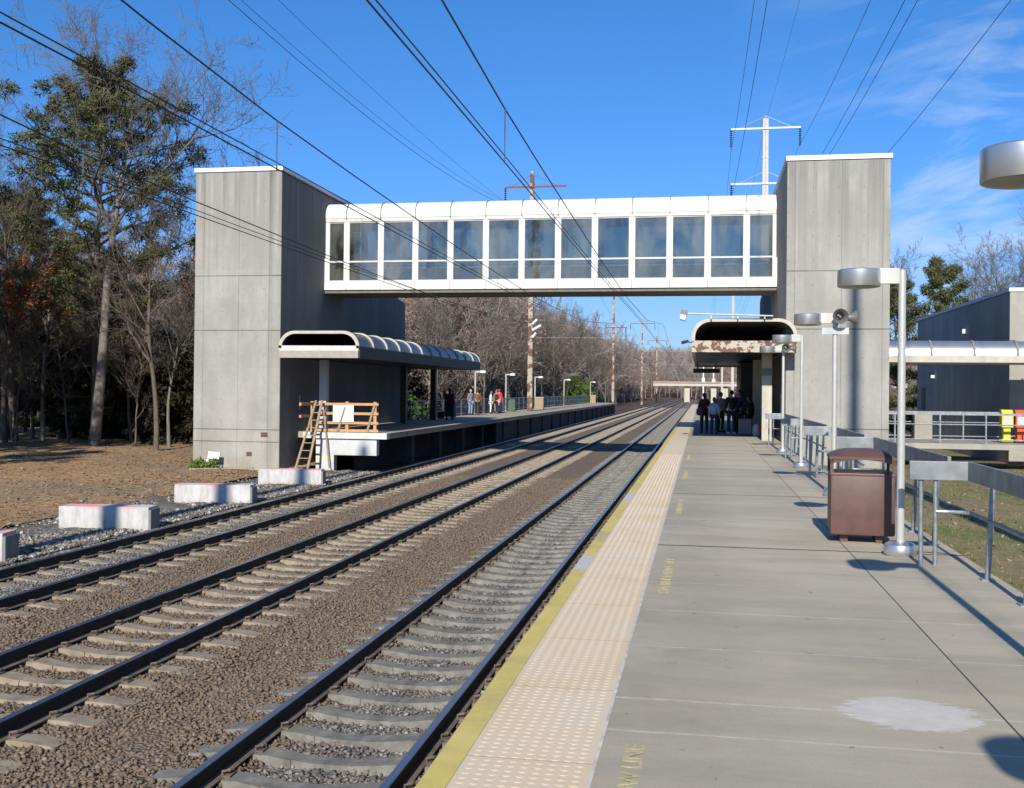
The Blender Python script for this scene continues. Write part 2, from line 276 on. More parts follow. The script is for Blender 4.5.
# ------------------------------------------------------------------ mesh helpers
class MB:
    def __init__(s): s.v=[]; s.f=[]; s.mi=[]
    def add(s,vs,fs,mi=0):
        o=len(s.v); s.v+= [tuple(p) for p in vs]; s.f+=[tuple(i+o for i in f) for f in fs]; s.mi+=[mi]*len(fs); return s
    def box(s,a,b,mi=0):
        x0,y0,z0=a; x1,y1,z1=b
        return s.add([(x0,y0,z0),(x1,y0,z0),(x1,y1,z0),(x0,y1,z0),(x0,y0,z1),(x1,y0,z1),(x1,y1,z1),(x0,y1,z1)],
              [(3,2,1,0),(4,5,6,7),(0,1,5,4),(1,2,6,5),(2,3,7,6),(3,0,4,7)],mi)
    def bar(s,p,q,w,h=None,mi=0):     # box beam between two points
        h=h or w; p=Vector(p); q=Vector(q); d=(q-p).normalized(); up=Vector((0,0,1)) if abs(d.z)<.95 else Vector((0,1,0))
        a=d.cross(up).normalized(); c=a.cross(d).normalized()
        vs=[]
        for o in (p,q):
            for i,j in ((-1,-1),(1,-1),(1,1),(-1,1)): vs.append(o+a*w/2*i+c*h/2*j)
        return s.add(vs,[(0,1,2,3),(7,6,5,4),(0,4,5,1),(1,5,6,2),(2,6,7,3),(3,7,4,0)],mi)
    def tube(s,pts,rad,n=8,mi=0,caps=True):
        pts=[Vector(p) for p in pts]; 
        if isinstance(rad,(int,float)): rad=[rad]*len(pts)
        vs=[]; fs=[]; prev=None
        for i,p in enumerate(pts):
            d=(pts[min(i+1,len(pts)-1)]-pts[max(i-1,0)]).normalized()
            if prev is None: a=d.cross(Vector((0,0,1)) if abs(d.z)<.9 else Vector((0,1,0))).normalized()
            else: a=(prev-d*prev.dot(d)).normalized()
            prev=a; c=d.cross(a)
            for k in range(n): t=2*math.pi*k/n; vs.append(p+(a*math.cos(t)+c*math.sin(t))*rad[i])
        for i in range(len(pts)-1):
            for k in range(n):
                k2=(k+1)%n; fs.append((i*n+k,i*n+k2,(i+1)*n+k2,(i+1)*n+k))
        if caps: fs.append(tuple(range(n))[::-1]); fs.append(tuple((len(pts)-1)*n+k for k in range(n)))
        return s.add(vs,fs,mi)
    def lathe(s,c,prof,n=24,mi=0):
        vs=[];fs=[]
        for r,z in prof:
            for k in range(n): t=2*math.pi*k/n; vs.append((c[0]+r*math.cos(t),c[1]+r*math.sin(t),c[2]+z))
        for i in range(len(prof)-1):
            for k in range(n): k2=(k+1)%n; fs.append((i*n+k,i*n+k2,(i+1)*n+k2,(i+1)*n+k))
        fs.append(tuple(range(n))[::-1]); fs.append(tuple((len(prof)-1)*n+k for k in range(n)))
        return s.add(vs,fs,mi)
    def prism(s,prof,axis,a,b,mi=0):   # closed 2D outline extruded along axis
        n=len(prof)
        def P(u,v,t): return {'x':(t,u,v),'y':(u,t,v),'z':(u,v,t)}[axis]
        vs=[P(u,v,a) for u,v in prof]+[P(u,v,b) for u,v in prof]
        fs=[tuple(range(n)),tuple(range(2*n-1,n-1,-1))]+[(i,i+n,(i+1)%n+n,(i+1)%n) for i in range(n)]
        return s.add(vs,fs,mi)
def link(o,parent=None):
    col.objects.link(o)
    if parent is not None: o.parent=parent
    return o
def world_loc(o):
    v=Vector((0,0,0))
    while o is not None: v+=o.location; o=o.parent
    return v
def build(mb,name,mats,parent=None,smooth=False,rel=True,bevel=0):
    if not isinstance(mats,(list,tuple)): mats=[mats]
    me=bpy.data.meshes.new(name)
    off=world_loc(parent) if (parent is not None and rel) else Vector((0,0,0))
    me.from_pydata([(x-off.x,y-off.y,z-off.z) for x,y,z in mb.v],[],mb.f)
    for m in mats: me.materials.append(M[m] if isinstance(m,str) else m)
    me.polygons.foreach_set('material_index',mb.mi)
    bm=bmesh.new(); bm.from_mesh(me); bmesh.ops.recalc_face_normals(bm,faces=bm.faces)
    if bevel:
        es=[e for e in bm.edges if len(e.link_faces)==2 and e.calc_face_angle(0)>.6]
        bmesh.ops.bevel(bm,geom=es,offset=bevel,segments=2,affect='EDGES',profile=.6)
    bm.to_mesh(me); bm.free()
    if smooth:
        me.polygons.foreach_set('use_smooth',[True]*len(me.polygons))
        try: me.set_sharp_from_angle(angle=R(40))
        except Exception: pass
    o=bpy.data.objects.new(name,me); link(o,parent); return o
def tag(o,label=None,cat=None,group=None,kind=None):
    if label: o['label']=label
    if cat: o['category']=cat
    if group: o['group']=group
    if kind: o['kind']=kind
    return o
def empty(name,loc,label,cat,group=None,rz=0):
    o=bpy.data.objects.new(name,None); o.empty_display_size=.2; o.location=loc; o.rotation_euler=(0,0,rz); link(o); return tag(o,label,cat,group)
def copy_tree(o,parent=None):
    c=o.copy(); link(c,parent)
    for ch in list(o.children): copy_tree(ch,c)
    return c
def fastmesh(name,V,F,mat,rnd=None,sides=None):
    """V (n,3), F (m,k) all same k."""
    me=bpy.data.meshes.new(name); n=len(V); m_,k=F.shape
    me.vertices.add(n); me.vertices.foreach_set('co',np.asarray(V,dtype=np.float32).ravel())
    me.loops.add(m_*k); me.loops.foreach_set('vertex_index',F.astype(np.int32).ravel())
    me.polygons.add(m_); me.polygons.foreach_set('loop_start',np.arange(0,m_*k,k,dtype=np.int32)); 
    if rnd is not None:
        a=me.attributes.new('rnd','FLOAT','FACE'); a.data.foreach_set('value',np.asarray(rnd,dtype=np.float32))
    me.update(calc_edges=True); me.validate()
    if mat: me.materials.append(M[mat])
    return me
def meshobj(name,me,parent=None): return link(bpy.data.objects.new(name,me),parent)

# ------------------------------------------------------------------ ground, tracks
def sheet(name,x0,x1,y0,y1,nx,ny,fz,mat,kind='structure'):
    xs=np.linspace(x0,x1,nx+1); ys=np.linspace(y0,y1,ny+1) if not hasattr(ny,'__len__') else np.array(ny)
    ny=len(ys)-1
    X,Y=np.meshgrid(xs,ys); Z=fz(X,Y); V=np.stack([X,Y,Z],-1).reshape(-1,3)
    i=np.arange(nx)[None,:]+np.arange(ny)[:,None]*(nx+1); F=np.stack([i,i+1,i+nx+2,i+nx+1],-1).reshape(-1,4)
    me=fastmesh(name,V,F,mat); me.polygons.foreach_set('use_smooth',[True]*len(me.polygons))
    o=meshobj(name,me); tag(o,kind=kind); return o
def wav(X,Y,s,a,sd=0): return a*(np.sin(X*s+sd)*np.cos(Y*s*.83+sd*2)+.5*np.sin(X*s*2.3+Y*s*1.9+sd*3))
def hillz(X,Y):
    near=np.clip((-X-24)/90,0,1)**1.1*10*np.clip((Y-60)/80,0,1)
    far=17*np.exp(-((Y-900)/300)**2)*np.clip((Y-380)/300,0,1)
    return -1.62+near+far*np.clip(1.2-np.abs(X-60)/1500,0,1)
sheet('ground',-1600,1600,-60,1600,200,list(np.linspace(-60,1600,160)),hillz,'hill_ground')
def crib(X):
    d=np.zeros_like(X)
    for tx,k in ((-3.05,.62),(-6.82,.5),(-10.28,.12)): d=np.maximum(d,k*np.clip((.66-np.abs(X-tx))/.14,0,1))
    return d
sheet('ballast_bed',-12.35,-1.25,-20,420,111,300,lambda X,Y:-1.435+wav(X,Y,2.1,.008)-.16*np.clip((np.abs(X+6.8)-5.1)/.45,0,1)-.085*crib(X),'ballast')
sheet('gravel_verge',-15.6,-12.2,-20,39.3,28,240,lambda X,Y:-1.50+wav(X,Y,1.9,.03)+wav(X,Y,5.1,.025,2)+.04*np.clip((-X-12.6),0,1),'rubble_ground')
sheet('leafy_ground',-120,-15.4,-20,75,160,180,lambda X,Y:-1.47+wav(X,Y,.7,.05)+wav(X,Y,2.3,.02,1)+.10*np.clip((Y-28)/10,0,1),'leaf_ground')
lawnz=lambda X,Y:-.36-.011*np.clip(Y,0,50)-.02*np.clip(X-2.8,0,8)+wav(X,Y,1.1,.02)
sheet('lawn',2.75,60,-10,60,60,120,lawnz,'lawn_ground')

def rail_profile(x):
    return [(x-.07,-1.392),(x+.07,-1.392),(x+.07,-1.380),(x+.012,-1.362),(x+.010,-1.268),(x+.036,-1.258),(x+.036,-1.226),(x+.028,-1.22),(x-.028,-1.22),(x-.036,-1.226),(x-.036,-1.258),(x-.010,-1.268),(x-.012,-1.362),(x-.07,-1.380)]
def sleeper_mb():
    prof=[];xs=[-1.30,-1.05,-.95,-.55,-.35,-.18,.18,.35,.55,.95,1.05,1.30]
    tops=[-.035,-.003,0,0,-.028,-.045,-.045,-.028,0,0,-.003,-.035]
    mb=MB()
    for i in range(len(xs)-1):
        x0,x1,t0,t1=xs[i],xs[i+1],tops[i],tops[i+1]; wb=.145; wt=.105
        if i in (4,5,6): wt=.09
        mb.add([(x0,-wb,-.2),(x1,-wb,-.2),(x1,wb,-.2),(x0,wb,-.2),(x0,-wt,t0),(x1,-wt,t1),(x1,wt,t1),(x0,wt,t0)],
               [(0,1,5,4),(4,5,6,7),(2,3,7,6)]+([(3,0,4,7)] if i==0 else [])+([(1,2,6,5)] if i==len(xs)-2 else []))
    return mb
def clip_mb(side):
    mb=MB(); x=side*.755
    for s in (-1,1):
        c=x+s*.10
        mb.box((c-.045,-.055,-.01),(c+.035*1,.055,.018))
        mb.tube([(c-.03*s,-.05,.02),(c-.035*s,-.045,.05),(c+.02*s,-.02,.055),(c+.03*s,.02,.05),(c-.03*s,.05,.03)],.011,5)
    mb.box((x-.09,-.08,-.003),(x+.09,.08,.006))
    return mb
for (tx,desc,sm) in ((-3.05,'nearest track with polished rails and grey ballast beside the long platform','sleeper_grey'),(-6.82,'middle track of the three, its pale sleepers dipping between dark rails','sleeper'),(-10.28,'farthest track of the three, running past the white pier blocks','sleeper')):
    t=empty('railway_track',(tx,2,-1.39),desc,'railway track','tracks running past the platforms')
    for s in (-.755,.755):
        mb=MB(); x=tx+s; P=rail_profile(x)
        ys=[-8,420]; n=len(P)
        for i in range(n):
            (u0,v0),(u1,v1)=P[i],P[(i+1)%n]
            mi=0 if i in (6,7,8) else (2 if i in (0,1,2,12,13) else 1)
            mb.add([(u0,-8,v0),(u0,420,v0),(u1,420,v1),(u1,-8,v1)],[(0,1,2,3)],mi)
        build(mb,'rail',['rail_head','rail_side','rail_foot'],t)
    proto=build(sleeper_mb(),'sleeper',sm,t,rel=False); proto.location=(0,0,0)
    cl=[build(clip_mb(s),'rail_clip','rail_foot',proto,rel=False) for s in (-1,1)]
    y0={-3.05:4.9,-6.82:6.6,-10.28:10.}[tx]; pitch=.61
    # prototype is the first sleeper
    V0=[];F0=[]
    for k in range(100):
        o=proto if k==0 else proto.copy()
        if k: link(o,t)
        o.location=(random.uniform(-.02,.02),y0-2+k*pitch,random.uniform(-.006,.003)); o.rotation_euler=(0,0,random.uniform(-.008,.008))
        if k and k<70:
            for c in cl:
                d=c.copy(); link(d,o)
    mb=MB(); sv=sleeper_mb()
    ks=[-1,-2,-3,-4,-5,-6]+list(range(100,330))
    for k in ks:
        y=y0+k*pitch; mb.add([(x+tx,yy+y,z-1.39) for x,yy,z in sv.v],sv.f)
    tag(build(mb,'distant_sleepers',sm,t),kind='stuff')

# scattered stones -----------------------------------------------------------
def stones(name,n,fx,fy,fz,smin,smax,mat,seed):
    r=np.random.default_rng(seed)
    x=fx(r,n); y=fy(r,n); z=fz(x,y)
    base=np.array([(1,0,.1),(-.9,.2,0),(.1,1,0),(0,-1,.15),(.15,.1,.75),(-.1,.1,-.7)],float)
    V=base[None]*(1+r.uniform(-.35,.35,(n,6,3))); s=r.uniform(smin,smax,n)
    V*= (s[:,None]*r.uniform(.6,1.15,(n,3)))[:,None,:]
    a=r.uniform(0,2*np.pi,n); b=r.uniform(-.8,.8,n)
    ca,sa,cb,sb=np.cos(a),np.sin(a),np.cos(b),np.sin(b)
    X,Y,Z=V[...,0],V[...,1],V[...,2]; Y,Z=Y*cb[:,None]-Z*sb[:,None],Y*sb[:,None]+Z*cb[:,None]
    X,Y=X*ca[:,None]-Y*sa[:,None],X*sa[:,None]+Y*ca[:,None]
    V=np.stack([X+x[:,None],Y+y[:,None],Z+z[:,None]],-1).reshape(-1,3)
    f=np.array([(0,2,4),(2,1,4),(1,3,4),(3,0,4),(2,0,5),(1,2,5),(3,1,5),(0,3,5)])
    F=(f[None]+(np.arange(n)*6)[:,None,None]).reshape(-1,3)
    rd=np.repeat(r.uniform(0,1,n),8)
    o=meshobj(name,fastmesh(name,V,F,mat,rd)); return o
def bx(r,n): return r.uniform(-12.2,-1.3,n)
def by(r,n): return 3.6+34*r.uniform(0,1,n)**1.6
def bz(x,y):
    return -1.435+wav(x,y,2.1,.008)-.16*np.clip((np.abs(x+6.8)-5.1)/.45,0,1)-.085*crib(x)+rng.uniform(-.006,.016,len(x))
o=stones('ballast_stones',190000,bx,by,bz,.017,.038,'ballast_stone',3); tag(o,'loose crushed stone ballast between and around the rails','ballast',kind='stuff')
# clear stones from the sleeper tops is left to their lower level
o=stones('rubble',12000,lambda r,n:-12.3-np.abs(r.normal(0,1.5,n)),lambda r,n:r.uniform(8,39,n),lambda x,y:-1.47+0*x,.018,.07,'rubble_stone',5); tag(o,'broken stone and rubble around the white pier blocks','rubble',kind='stuff')
def scatter_flat(name,n,x,y,z,size,mat,seed,tilt=.5,tall=False):
    r=np.random.default_rng(seed); s=size*r.uniform(.5,1.3,n); a=r.uniform(0,2*np.pi,n)
    if tall:
        h=s; w=s*.09; ca,sa=np.cos(a),np.sin(a); lx,ly=r.normal(0,.35,n)*h,r.normal(0,.35,n)*h
        P=np.stack([np.stack([x-w*ca,y-w*sa,z],-1),np.stack([x+w*ca,y+w*sa,z],-1),np.stack([x+lx,y+ly,z+h],-1)],1)
        V=P.reshape(-1,3); F=np.arange(n*3).reshape(-1,3)
    else:
        t=r.uniform(-tilt,tilt,(n,2)); ca,sa=np.cos(a),np.sin(a)
        q=[(-1,-.55),(1,-.55),(1,.55),(-1,.55)]; P=[]
        for u,v in q:
            X=(u*ca-v*sa)*s/2; Y=(u*sa+v*ca)*s/2; P.append(np.stack([x+X,y+Y,z+X*t[:,0]+Y*t[:,1]+s*.2],-1))
        V=np.stack(P,1).reshape(-1,3); F=np.arange(n*4).reshape(-1,4)
    return meshobj(name,fastmesh(name,V,F,mat,r.uniform(0,1,n)))
n=20000; x=-15-rng.exponential(9,n); y=rng.uniform(10,52,n); o=scatter_flat('leaf_litter',n,x,y,-1.47+wav(x,y,.7,.05)+wav(x,y,2.3,.02,1)+.10*np.clip((y-28)/10,0,1),.075,'litter',1); tag(o,'dry brown leaves over the cleared ground before the wood','leaf litter',kind='stuff')
n=5200; x=rng.uniform(2.8,14,n); y=rng.uniform(5,44,n); o=scatter_flat('fallen_leaves',n,x,y,lawnz(x,y),.055,'litter',2); tag(o,'fallen brown leaves lying on the lawn behind the railing','leaf litter',kind='stuff')
n=60000; x=2.8+9*rng.uniform(0,1,n)**1.2; y=5+36*rng.uniform(0,1,n)**1.3; k=(wav(x,y,1.3,1,1)+rng.normal(0,.6,n))>.1; x=x[k];y=y[k]; o=scatter_flat('grass',len(x),x,y,lawnz(x,y),.055,'blades',4,tall=True); tag(o,'short patchy winter grass behind the railing','grass',kind='stuff')

# ------------------------------------------------------------------ near platform
p=empty('station_platform',(.8,8,0),'long pale concrete platform on the right with a yellow edge stripe','platform'); p['kind']='structure'
del p['category']; del p['label']
PX1=2.80
build(MB().box((-.47,-12,-.28),(PX1,150,0)),'deck','platform_c',p)
build(MB().box((-1.21,-12,-.28),(-1.08,150,.0)).box((-1.08,-12,-.28),(-.47,150,-.008)),'deck_edge','edge_concrete',p)
build(MB().box((-1.213,-12,-.012),(-1.082,150,.004)),'yellow_stripe','yellow_edge',p)
mb=MB().box((-1.08,-12,-.008),(-.475,150,.004))
for j in range(430):
    y=3.2+j*.061
    for i in range(9):
        x=-1.08+.045+i*.0625
        n=6; vs=[];  
        for rr_,zz in ((.023,.004),(.014,.0068)):
            for k in range(n): t=2*math.pi*k/n; vs.append((x+rr_*math.cos(t),y+rr_*math.sin(t),zz))
        mb.add(vs,[(k,(k+1)%n,(k+1)%n+n,k+n) for k in range(n)]+[tuple(range(n,2*n))])
build(mb,'tactile_strip','tactile',p)
build(MB().box((-.478,-12,0),(-.462,150,.0045)),'white_edge_line','white_line',p)
mb=MB().box((-.6,-12,-2),(-.3,150,-.28)); 
build(mb,'platform_wall','edge_concrete',p); build(MB().box((PX1-.3,-12,-2),(PX1-.02,150,-.28)),'platform_wall','edge_concrete',p)
def text_mesh(txt,size,depth=.0015,sx=1.0):
    cu=bpy.data.curves.new('t','FONT'); cu.body=txt; cu.size=size; cu.extrude=depth; cu.offset=.0015
    ob=bpy.data.objects.new('t',cu); col.objects.link(ob); bpy.context.view_layer.update()
    me=bpy.data.meshes.new_from_object(ob.evaluated_get(bpy.context.evaluated_depsgraph_get())); bpy.data.objects.remove(ob)
    return me
tme=text_mesh('STAY BEHIND YELLOW LINE',.16); tme.materials.append(M['yellow_text'])
W=max(v.co.x for v in tme.vertices)
for (ye,ln) in ((5.2,2.1),(11.05,1.9),(17.2,2.1),(23.3,2.1),(29.4,2.1)):
    o=bpy.data.objects.new('painted_lettering',tme); link(o,p); o.scale=(ln/W,.85,1); o.rotation_euler=(0,0,R(90)); o.location=(-.255-.8,ye-ln-8,.003)

# ------------------------------------------------------------------ lamps on the near platform
def make_lamp(horn,plate):
    root=empty('street_lamp',(0,0,0),'x','lamp')
    build(MB().lathe((0,0,0),[(.15,0),(.17,.02),(.175,.06),(.16,.12),(.12,.145),(.05,.15)],28),'base','alu',root,True)
    build(MB().lathe((0,0,.14),[(.042,0),(.04,2.90),(.035,2.94)],16),'pole','paint_pole',root,True)
    build(MB().box((-.24,-.03,2.93),(-.03,.03,3.10)),'arm','white_dull',root,bevel=.006)
    h=build(MB().lathe((-.45,0,0),[(.215,2.90),(.222,2.90),(.225,2.905),(.225,3.075),(.215,3.085),(.05,3.09)],40),'lamp_head','alu',root,True)
    build(MB().lathe((-.45,0,0),[(.05,2.885),(.19,2.893),(.21,2.899)],32),'diffuser','lamp_glass',h,True)
    if horn:
        mb=MB()
        for (dx,dy,dz) in ((-.0,-1,0),(1,.15,.0)):
            a=Vector((.06 if dx<.5 else .1,0,3.03)); d=Vector((dx,dy,dz)).normalized()
            q=[a+d*t for t in (-.02,.05,.14,.19,.24,.245)]
            mb.tube(q,[.05,.05,.06,.085,.125,.13],18,0,False); mb.tube([a+d*.06,a+d*.2],[.03,.02],10)
        mb.bar((0,0,2.85),(.06,0,3.0),.05)
        build(mb,'loudspeaker','horn_grey',root,True)
    if plate:
        build(MB().box((-.22,-.055,2.74),(.22,-.045,2.85)),'sign_plate','sign_grey',root)
    return root
LY=[(.3,2.05),(6.1,2.17),(11.9,2.13),(18.5,2.23),(25.2,2.30),(31.3,2.34)]
ll=['tall pole lamp out of sight behind the viewer','lamp whose round head juts in at the top right corner','nearest full lamp, its pole standing right of the brown litter bin','lamp with horn loudspeakers and a pale plate, second beyond the bin','slim plain lamp between the two lamps with horns','farthest lamp, with a small horn speaker, just before the canopy column']
for (y,x),l,hn,pl in zip(LY,ll,(0,0,0,1,0,1),(0,0,0,1,0,0)):
    q=make_lamp(hn,pl); q.location=(x,y,0); q['label']=l; q['group']='lamps along the near platform'

# ------------------------------------------------------------------ railings on the near platform
def railing(y0,y1,label,lead=True):
    root=empty('platform_railing',(2.68,y1,0),label,'railing','galvanised railing sections of the near platform')
    X=2.68
    build(MB().box((X-.02,y0,.87),(X+.02,y1,1.06)),'top_board','galv_board',root,bevel=.004)
    if lead: build(MB().box((2.10,y1,.87),(X+.02,y1+.04,1.06)),'return_board','galv_board',root,bevel=.004)
    mb=MB().tube([(X,y0,.55),(X,y1-.08,.55)]+([(X-.08,y1,.55),(2.36,y1+.03,.55)] if lead else []),.02,8); build(mb,'mid_rail','galv',root,True)
    ys=[y1-.75-k*1.2 for k in range(int((y1-y0)/1.2)+1)]
    for k,y in enumerate(ys): 
        if y<y0: continue
        build(MB().tube([(X-.02,y,0),(X+.03,y,.95)],.027,10).box((X-.08,y-.06,0),(X+.04,y+.06,.012)),'post','galv',root,True)
    if lead:
        for x in (2.22,2.36): build(MB().tube([(x,y1+.05,0),(x,y1+.05,.95)],.024,10),'post','galv',root,True)
starts=[-3.,12.15,18.1,23.4,29.6]; ends=[11.25,17.15,22.3,28.6,35.6]
rl=['nearest railing section, its top board running out of the picture at right','second railing section, starting behind the brown bin','third railing section, between the horn lamp and the slim lamp','fourth railing section, ending beside the farthest lamp','last short railing section beside the canopy column']
for a,b_,l in zip(starts,ends,rl): railing(a,b_,l)

# ------------------------------------------------------------------ litter bin
t=empty('litter_bin',(1.88,13.05,0),'square maroon brown litter bin with an arched open top beside the lamp pole','litter bin',rz=R(-4)); 
s=.36
mb=MB().box((-s,-s,.10),(s,s,.86)); build(mb,'bin_body','bin_brown',t,rel=False,bevel=.035,smooth=True)
build(MB().box((-s-.004,-s-.004,.84),(s+.004,s+.004,.875)),'rim','bin_brown',t,rel=False,bevel=.01)
for sx_ in (-1,1):
    for sy in (-1,1):
        build(MB().box((sx_*s-.035 if sx_>0 else -s-.003,sy*s-.035 if sy>0 else -s-.003,.87),(s+.003 if sx_>0 else -s+.035,s+.003 if sy>0 else -s+.035,1.07)),'hood_post','bin_brown',t,rel=False)
        build(MB().box((sx_*.2-.045,sy*.2-.045,0),(sx_*.2+.045,sy*.2+.045,.10)),'foot','bin_brown',t,rel=False)
mb=MB(); g=12
vs=[];fs=[]
for lay in (0,1):
    for i in range(g+1):
        for j in range(g+1):
            u=-1+2*i/g; v_=-1+2*j/g; e=(1-abs(u)**2.6)*(1-abs(v_)**2.6)
            vs.append((u*(s+.012),v_*(s+.012),1.075+.10*e**.6-(.03 if lay else 0)+0))
for lay in (0,1):
    o_=lay*(g+1)**2
    for i in range(g):
        for j in range(g): a=o_+i*(g+1)+j; fs.append((a,a+1,a+g+2,a+g+1))
G=(g+1)**2
for k in range(g):
    fs+= [(k,k+1,G+k+1,G+k),(g*(g+1)+k,g*(g+1)+k+1,G+g*(g+1)+k+1,G+g*(g+1)+k),(k*(g+1),(k+1)*(g+1),G+(k+1)*(g+1),G+k*(g+1)),(k*(g+1)+g,(k+1)*(g+1)+g,G+(k+1)*(g+1)+g,G+k*(g+1)+g)]
mb.add(vs,fs); build(mb,'hood','bin_brown',t,smooth=True,rel=False)
# arched brow under the hood on each side
for a in range(4):
    mb=MB(); pr=[(-s,1.08)]+[(-s+.04+ (2*s-.08)*k/10, 1.00+.05*math.sin(math.pi*k/10)) for k in range(11)]+[(s,1.08)]
    rot=Matrix.Rotation(a*math.pi/2,4,'Z'); pp=[(-s-.002,1.08)]; 
    P=MB().prism([(-s,1.085),(-s,.98)]+[(-s+.04+(2*s-.08)*k/10,1.0+.045*math.sin(math.pi*k/10)) for k in range(11)]+[(s,.98),(s,1.085)],'y',-s-.003,-s+.02)
    P.v=[tuple(rot@Vector(q)) for q in P.v]; build(P,'hood_brow','bin_brown',t,rel=False)
build(MB().box((-s+.03,-s+.03,.85),(s-.03,s-.03,.872)),'inner_lid','bin_dark',t,rel=False); t.scale=(1,1,.93)

def frame_grid(xs,zs,y0,y1,holes):
    mb=MB(); nx,nz=len(xs),len(zs); vs=[(x,y,z) for y in (y0,y1) for z in zs for x in xs]; N=nx*nz; fs=[]
    solid=lambda i,j: 0<=i<nx-1 and 0<=j<nz-1 and (i,j) not in holes
    for j in range(nz-1):
        for i in range(nx-1):
            if not solid(i,j): continue
            a=j*nx+i; fs.append((a,a+1,a+nx+1,a+nx)); fs.append((a+N,a+nx+N,a+nx+1+N,a+1+N))
            for (di,dj,p,q) in ((-1,0,a,a+nx),(1,0,a+1,a+nx+1),(0,-1,a,a+1),(0,1,a+nx,a+nx+1)):
                if not solid(i+di,j+dj): fs.append((p,q,q+N,p+N))
    return mb.add(vs,fs)
# ------------------------------------------------------------------ towers and bridge
def tower(x0,x1,mat,label,inner,zt):
    t=empty('concrete_tower',((x0+x1)/2,38,-1.4),label,'tower','lift towers of the footbridge')
    build(MB().box((x0,38,-2),(x1,46.5,zt)),'shaft',mat,t,bevel=.02)
    build(MB().box((x0-.05,37.95,zt),(x1+.05,46.55,zt+.16)),'coping','coping',t)
    # stair block behind
    pr=[(46.5,-2),(55.2,-2),(55.2,6.1),(55.1,6.35),(54.8,6.45),(53.9,6.5),(53.7,6.62),(53.4,6.8),(46.5,6.8)]
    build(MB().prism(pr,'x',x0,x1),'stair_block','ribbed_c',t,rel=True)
    return t
tl=tower(-19.42,-15.88,'tower_left_c','tall pale concrete tower left of the tracks, holding the left bridge end',1,10.08)
tr_=tower(2.93,6.40,'tower_right_c','tall pale concrete tower on the right platform, holding the right bridge end',-1,9.9)
# track-side faces, the left one coloured darker for its shade: vertical board texture slab proud by 6 mm
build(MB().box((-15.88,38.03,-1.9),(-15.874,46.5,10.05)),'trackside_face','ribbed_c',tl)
build(MB().box((2.924,38.03,-.3),(2.93,46.5,9.87)),'trackside_face','plain_c',tr_)
mb=MB().box((-16.62,37.985,-.15),(-16.35,38.0,.02)).box((-17.2,37.985,-.9),(-16.98,38,-.74)); build(mb,'rusty_plate','bin_brown',tl)
build(MB().box((-15.874,40.0,.9),(-15.83,41.1,1.45)),'wall_panel','dark_steel',tl)
b0,b1=-15.87,2.92
br=empty('footbridge',((b0+b1)/2,44,5.8),'long white glazed footbridge spanning the tracks between two concrete towers','footbridge')
YF,YB=42.7,45.2
def roofprof(e=0,zb=8.98):
    f=[]; r=.6
    for k in range(7): t=math.pi/2*k/6; f.append((YF-.04-e+r-r*math.cos(t),9.08+e+r*math.sin(t)))
    bk=[(YF+YB-u,v) for u,v in f[::-1]]
    return [(YF-.04-e,zb)]+f+bk+[(YB+.04+e,zb)]
build(MB().prism(roofprof(),'x',b0,b1),'roof','white_panel',br,smooth=True)
MX=[-14.9+1.512*k for k in range(12)]
for x in MX: build(MB().prism(roofprof(.035,8.93),'x',x-.018,x+.018),'roof_rib','seam_grey',br,smooth=True)
build(MB().box((b0,YF-.02,8.83),(b1,YF+.16,8.98)).box((b0,YB-.16,8.83),(b1,YB+.02,8.98)),'window_head','white_dull',br)
build(MB().box((b0,YF-.03,5.93),(b1,YB+.03,6.26)),'floor_beam','white_panel',br,bevel=.01)
build(MB().box((b0,YF+.05,5.80),(b1,YB-.05,5.93)),'underside','soffit',br)
mb=MB()
for x in MX: mb.box((x-.012,YF-.034,5.935),(x+.012,YF-.029,6.255))
build(mb,'panel_joints','seam_grey',br)
build(MB().box((b0,YF+.18,6.26),(b1,YB-.18,6.30)),'walkway_floor','soffit',br)
build(MB().box((b0,YF+.17,8.86),(b1,YB-.17,8.97)),'ceiling','white_dull',br)
edges=[b0]+MX+[b1]
for face,(ya,yb) in enumerate(((YF,YF+.14),(YB-.14,YB))):
    for x in [b0+.09]+MX+[b1-.05]:
        build(MB().box((x-.11,ya,6.262),(x+.11,yb,8.828)),'mullion','white_panel',br,bevel=.008)
    for i in range(len(edges)-1):
        xa=edges[i]+(.2 if i==0 else .11); xb=edges[i+1]-(.16 if i==len(edges)-2 else .11)
        if xb-xa<.15: continue
        w=build(frame_grid([xa,xa+.02,xb-.02,xb],[6.262,6.34,7.10,7.17,8.78,8.828],ya+.02,ya+.09,{(1,1),(1,3)}),'window','white_dull',br)
        build(MB().box((xa+.021,ya+.05,6.341),(xb-.021,ya+.058,7.099)),'pane','bridge_glass',w); build(MB().box((xa+.021,ya+.05,7.171),(xb-.021,ya+.058,8.779)),'pane','bridge_glass',w)
for y in (YF+.35,YB-.35): build(MB().tube([(b0,y,7.2),(b1,y,7.2)],.025,6),'inner_handrail','galv',br)
mb=MB().box((b0,YF+.22,6.3),(b1,YF+.25,6.85)).box((b0,YB-.25,6.3),(b1,YB-.22,6.85)); build(mb,'inner_skirt','seam_grey',br)

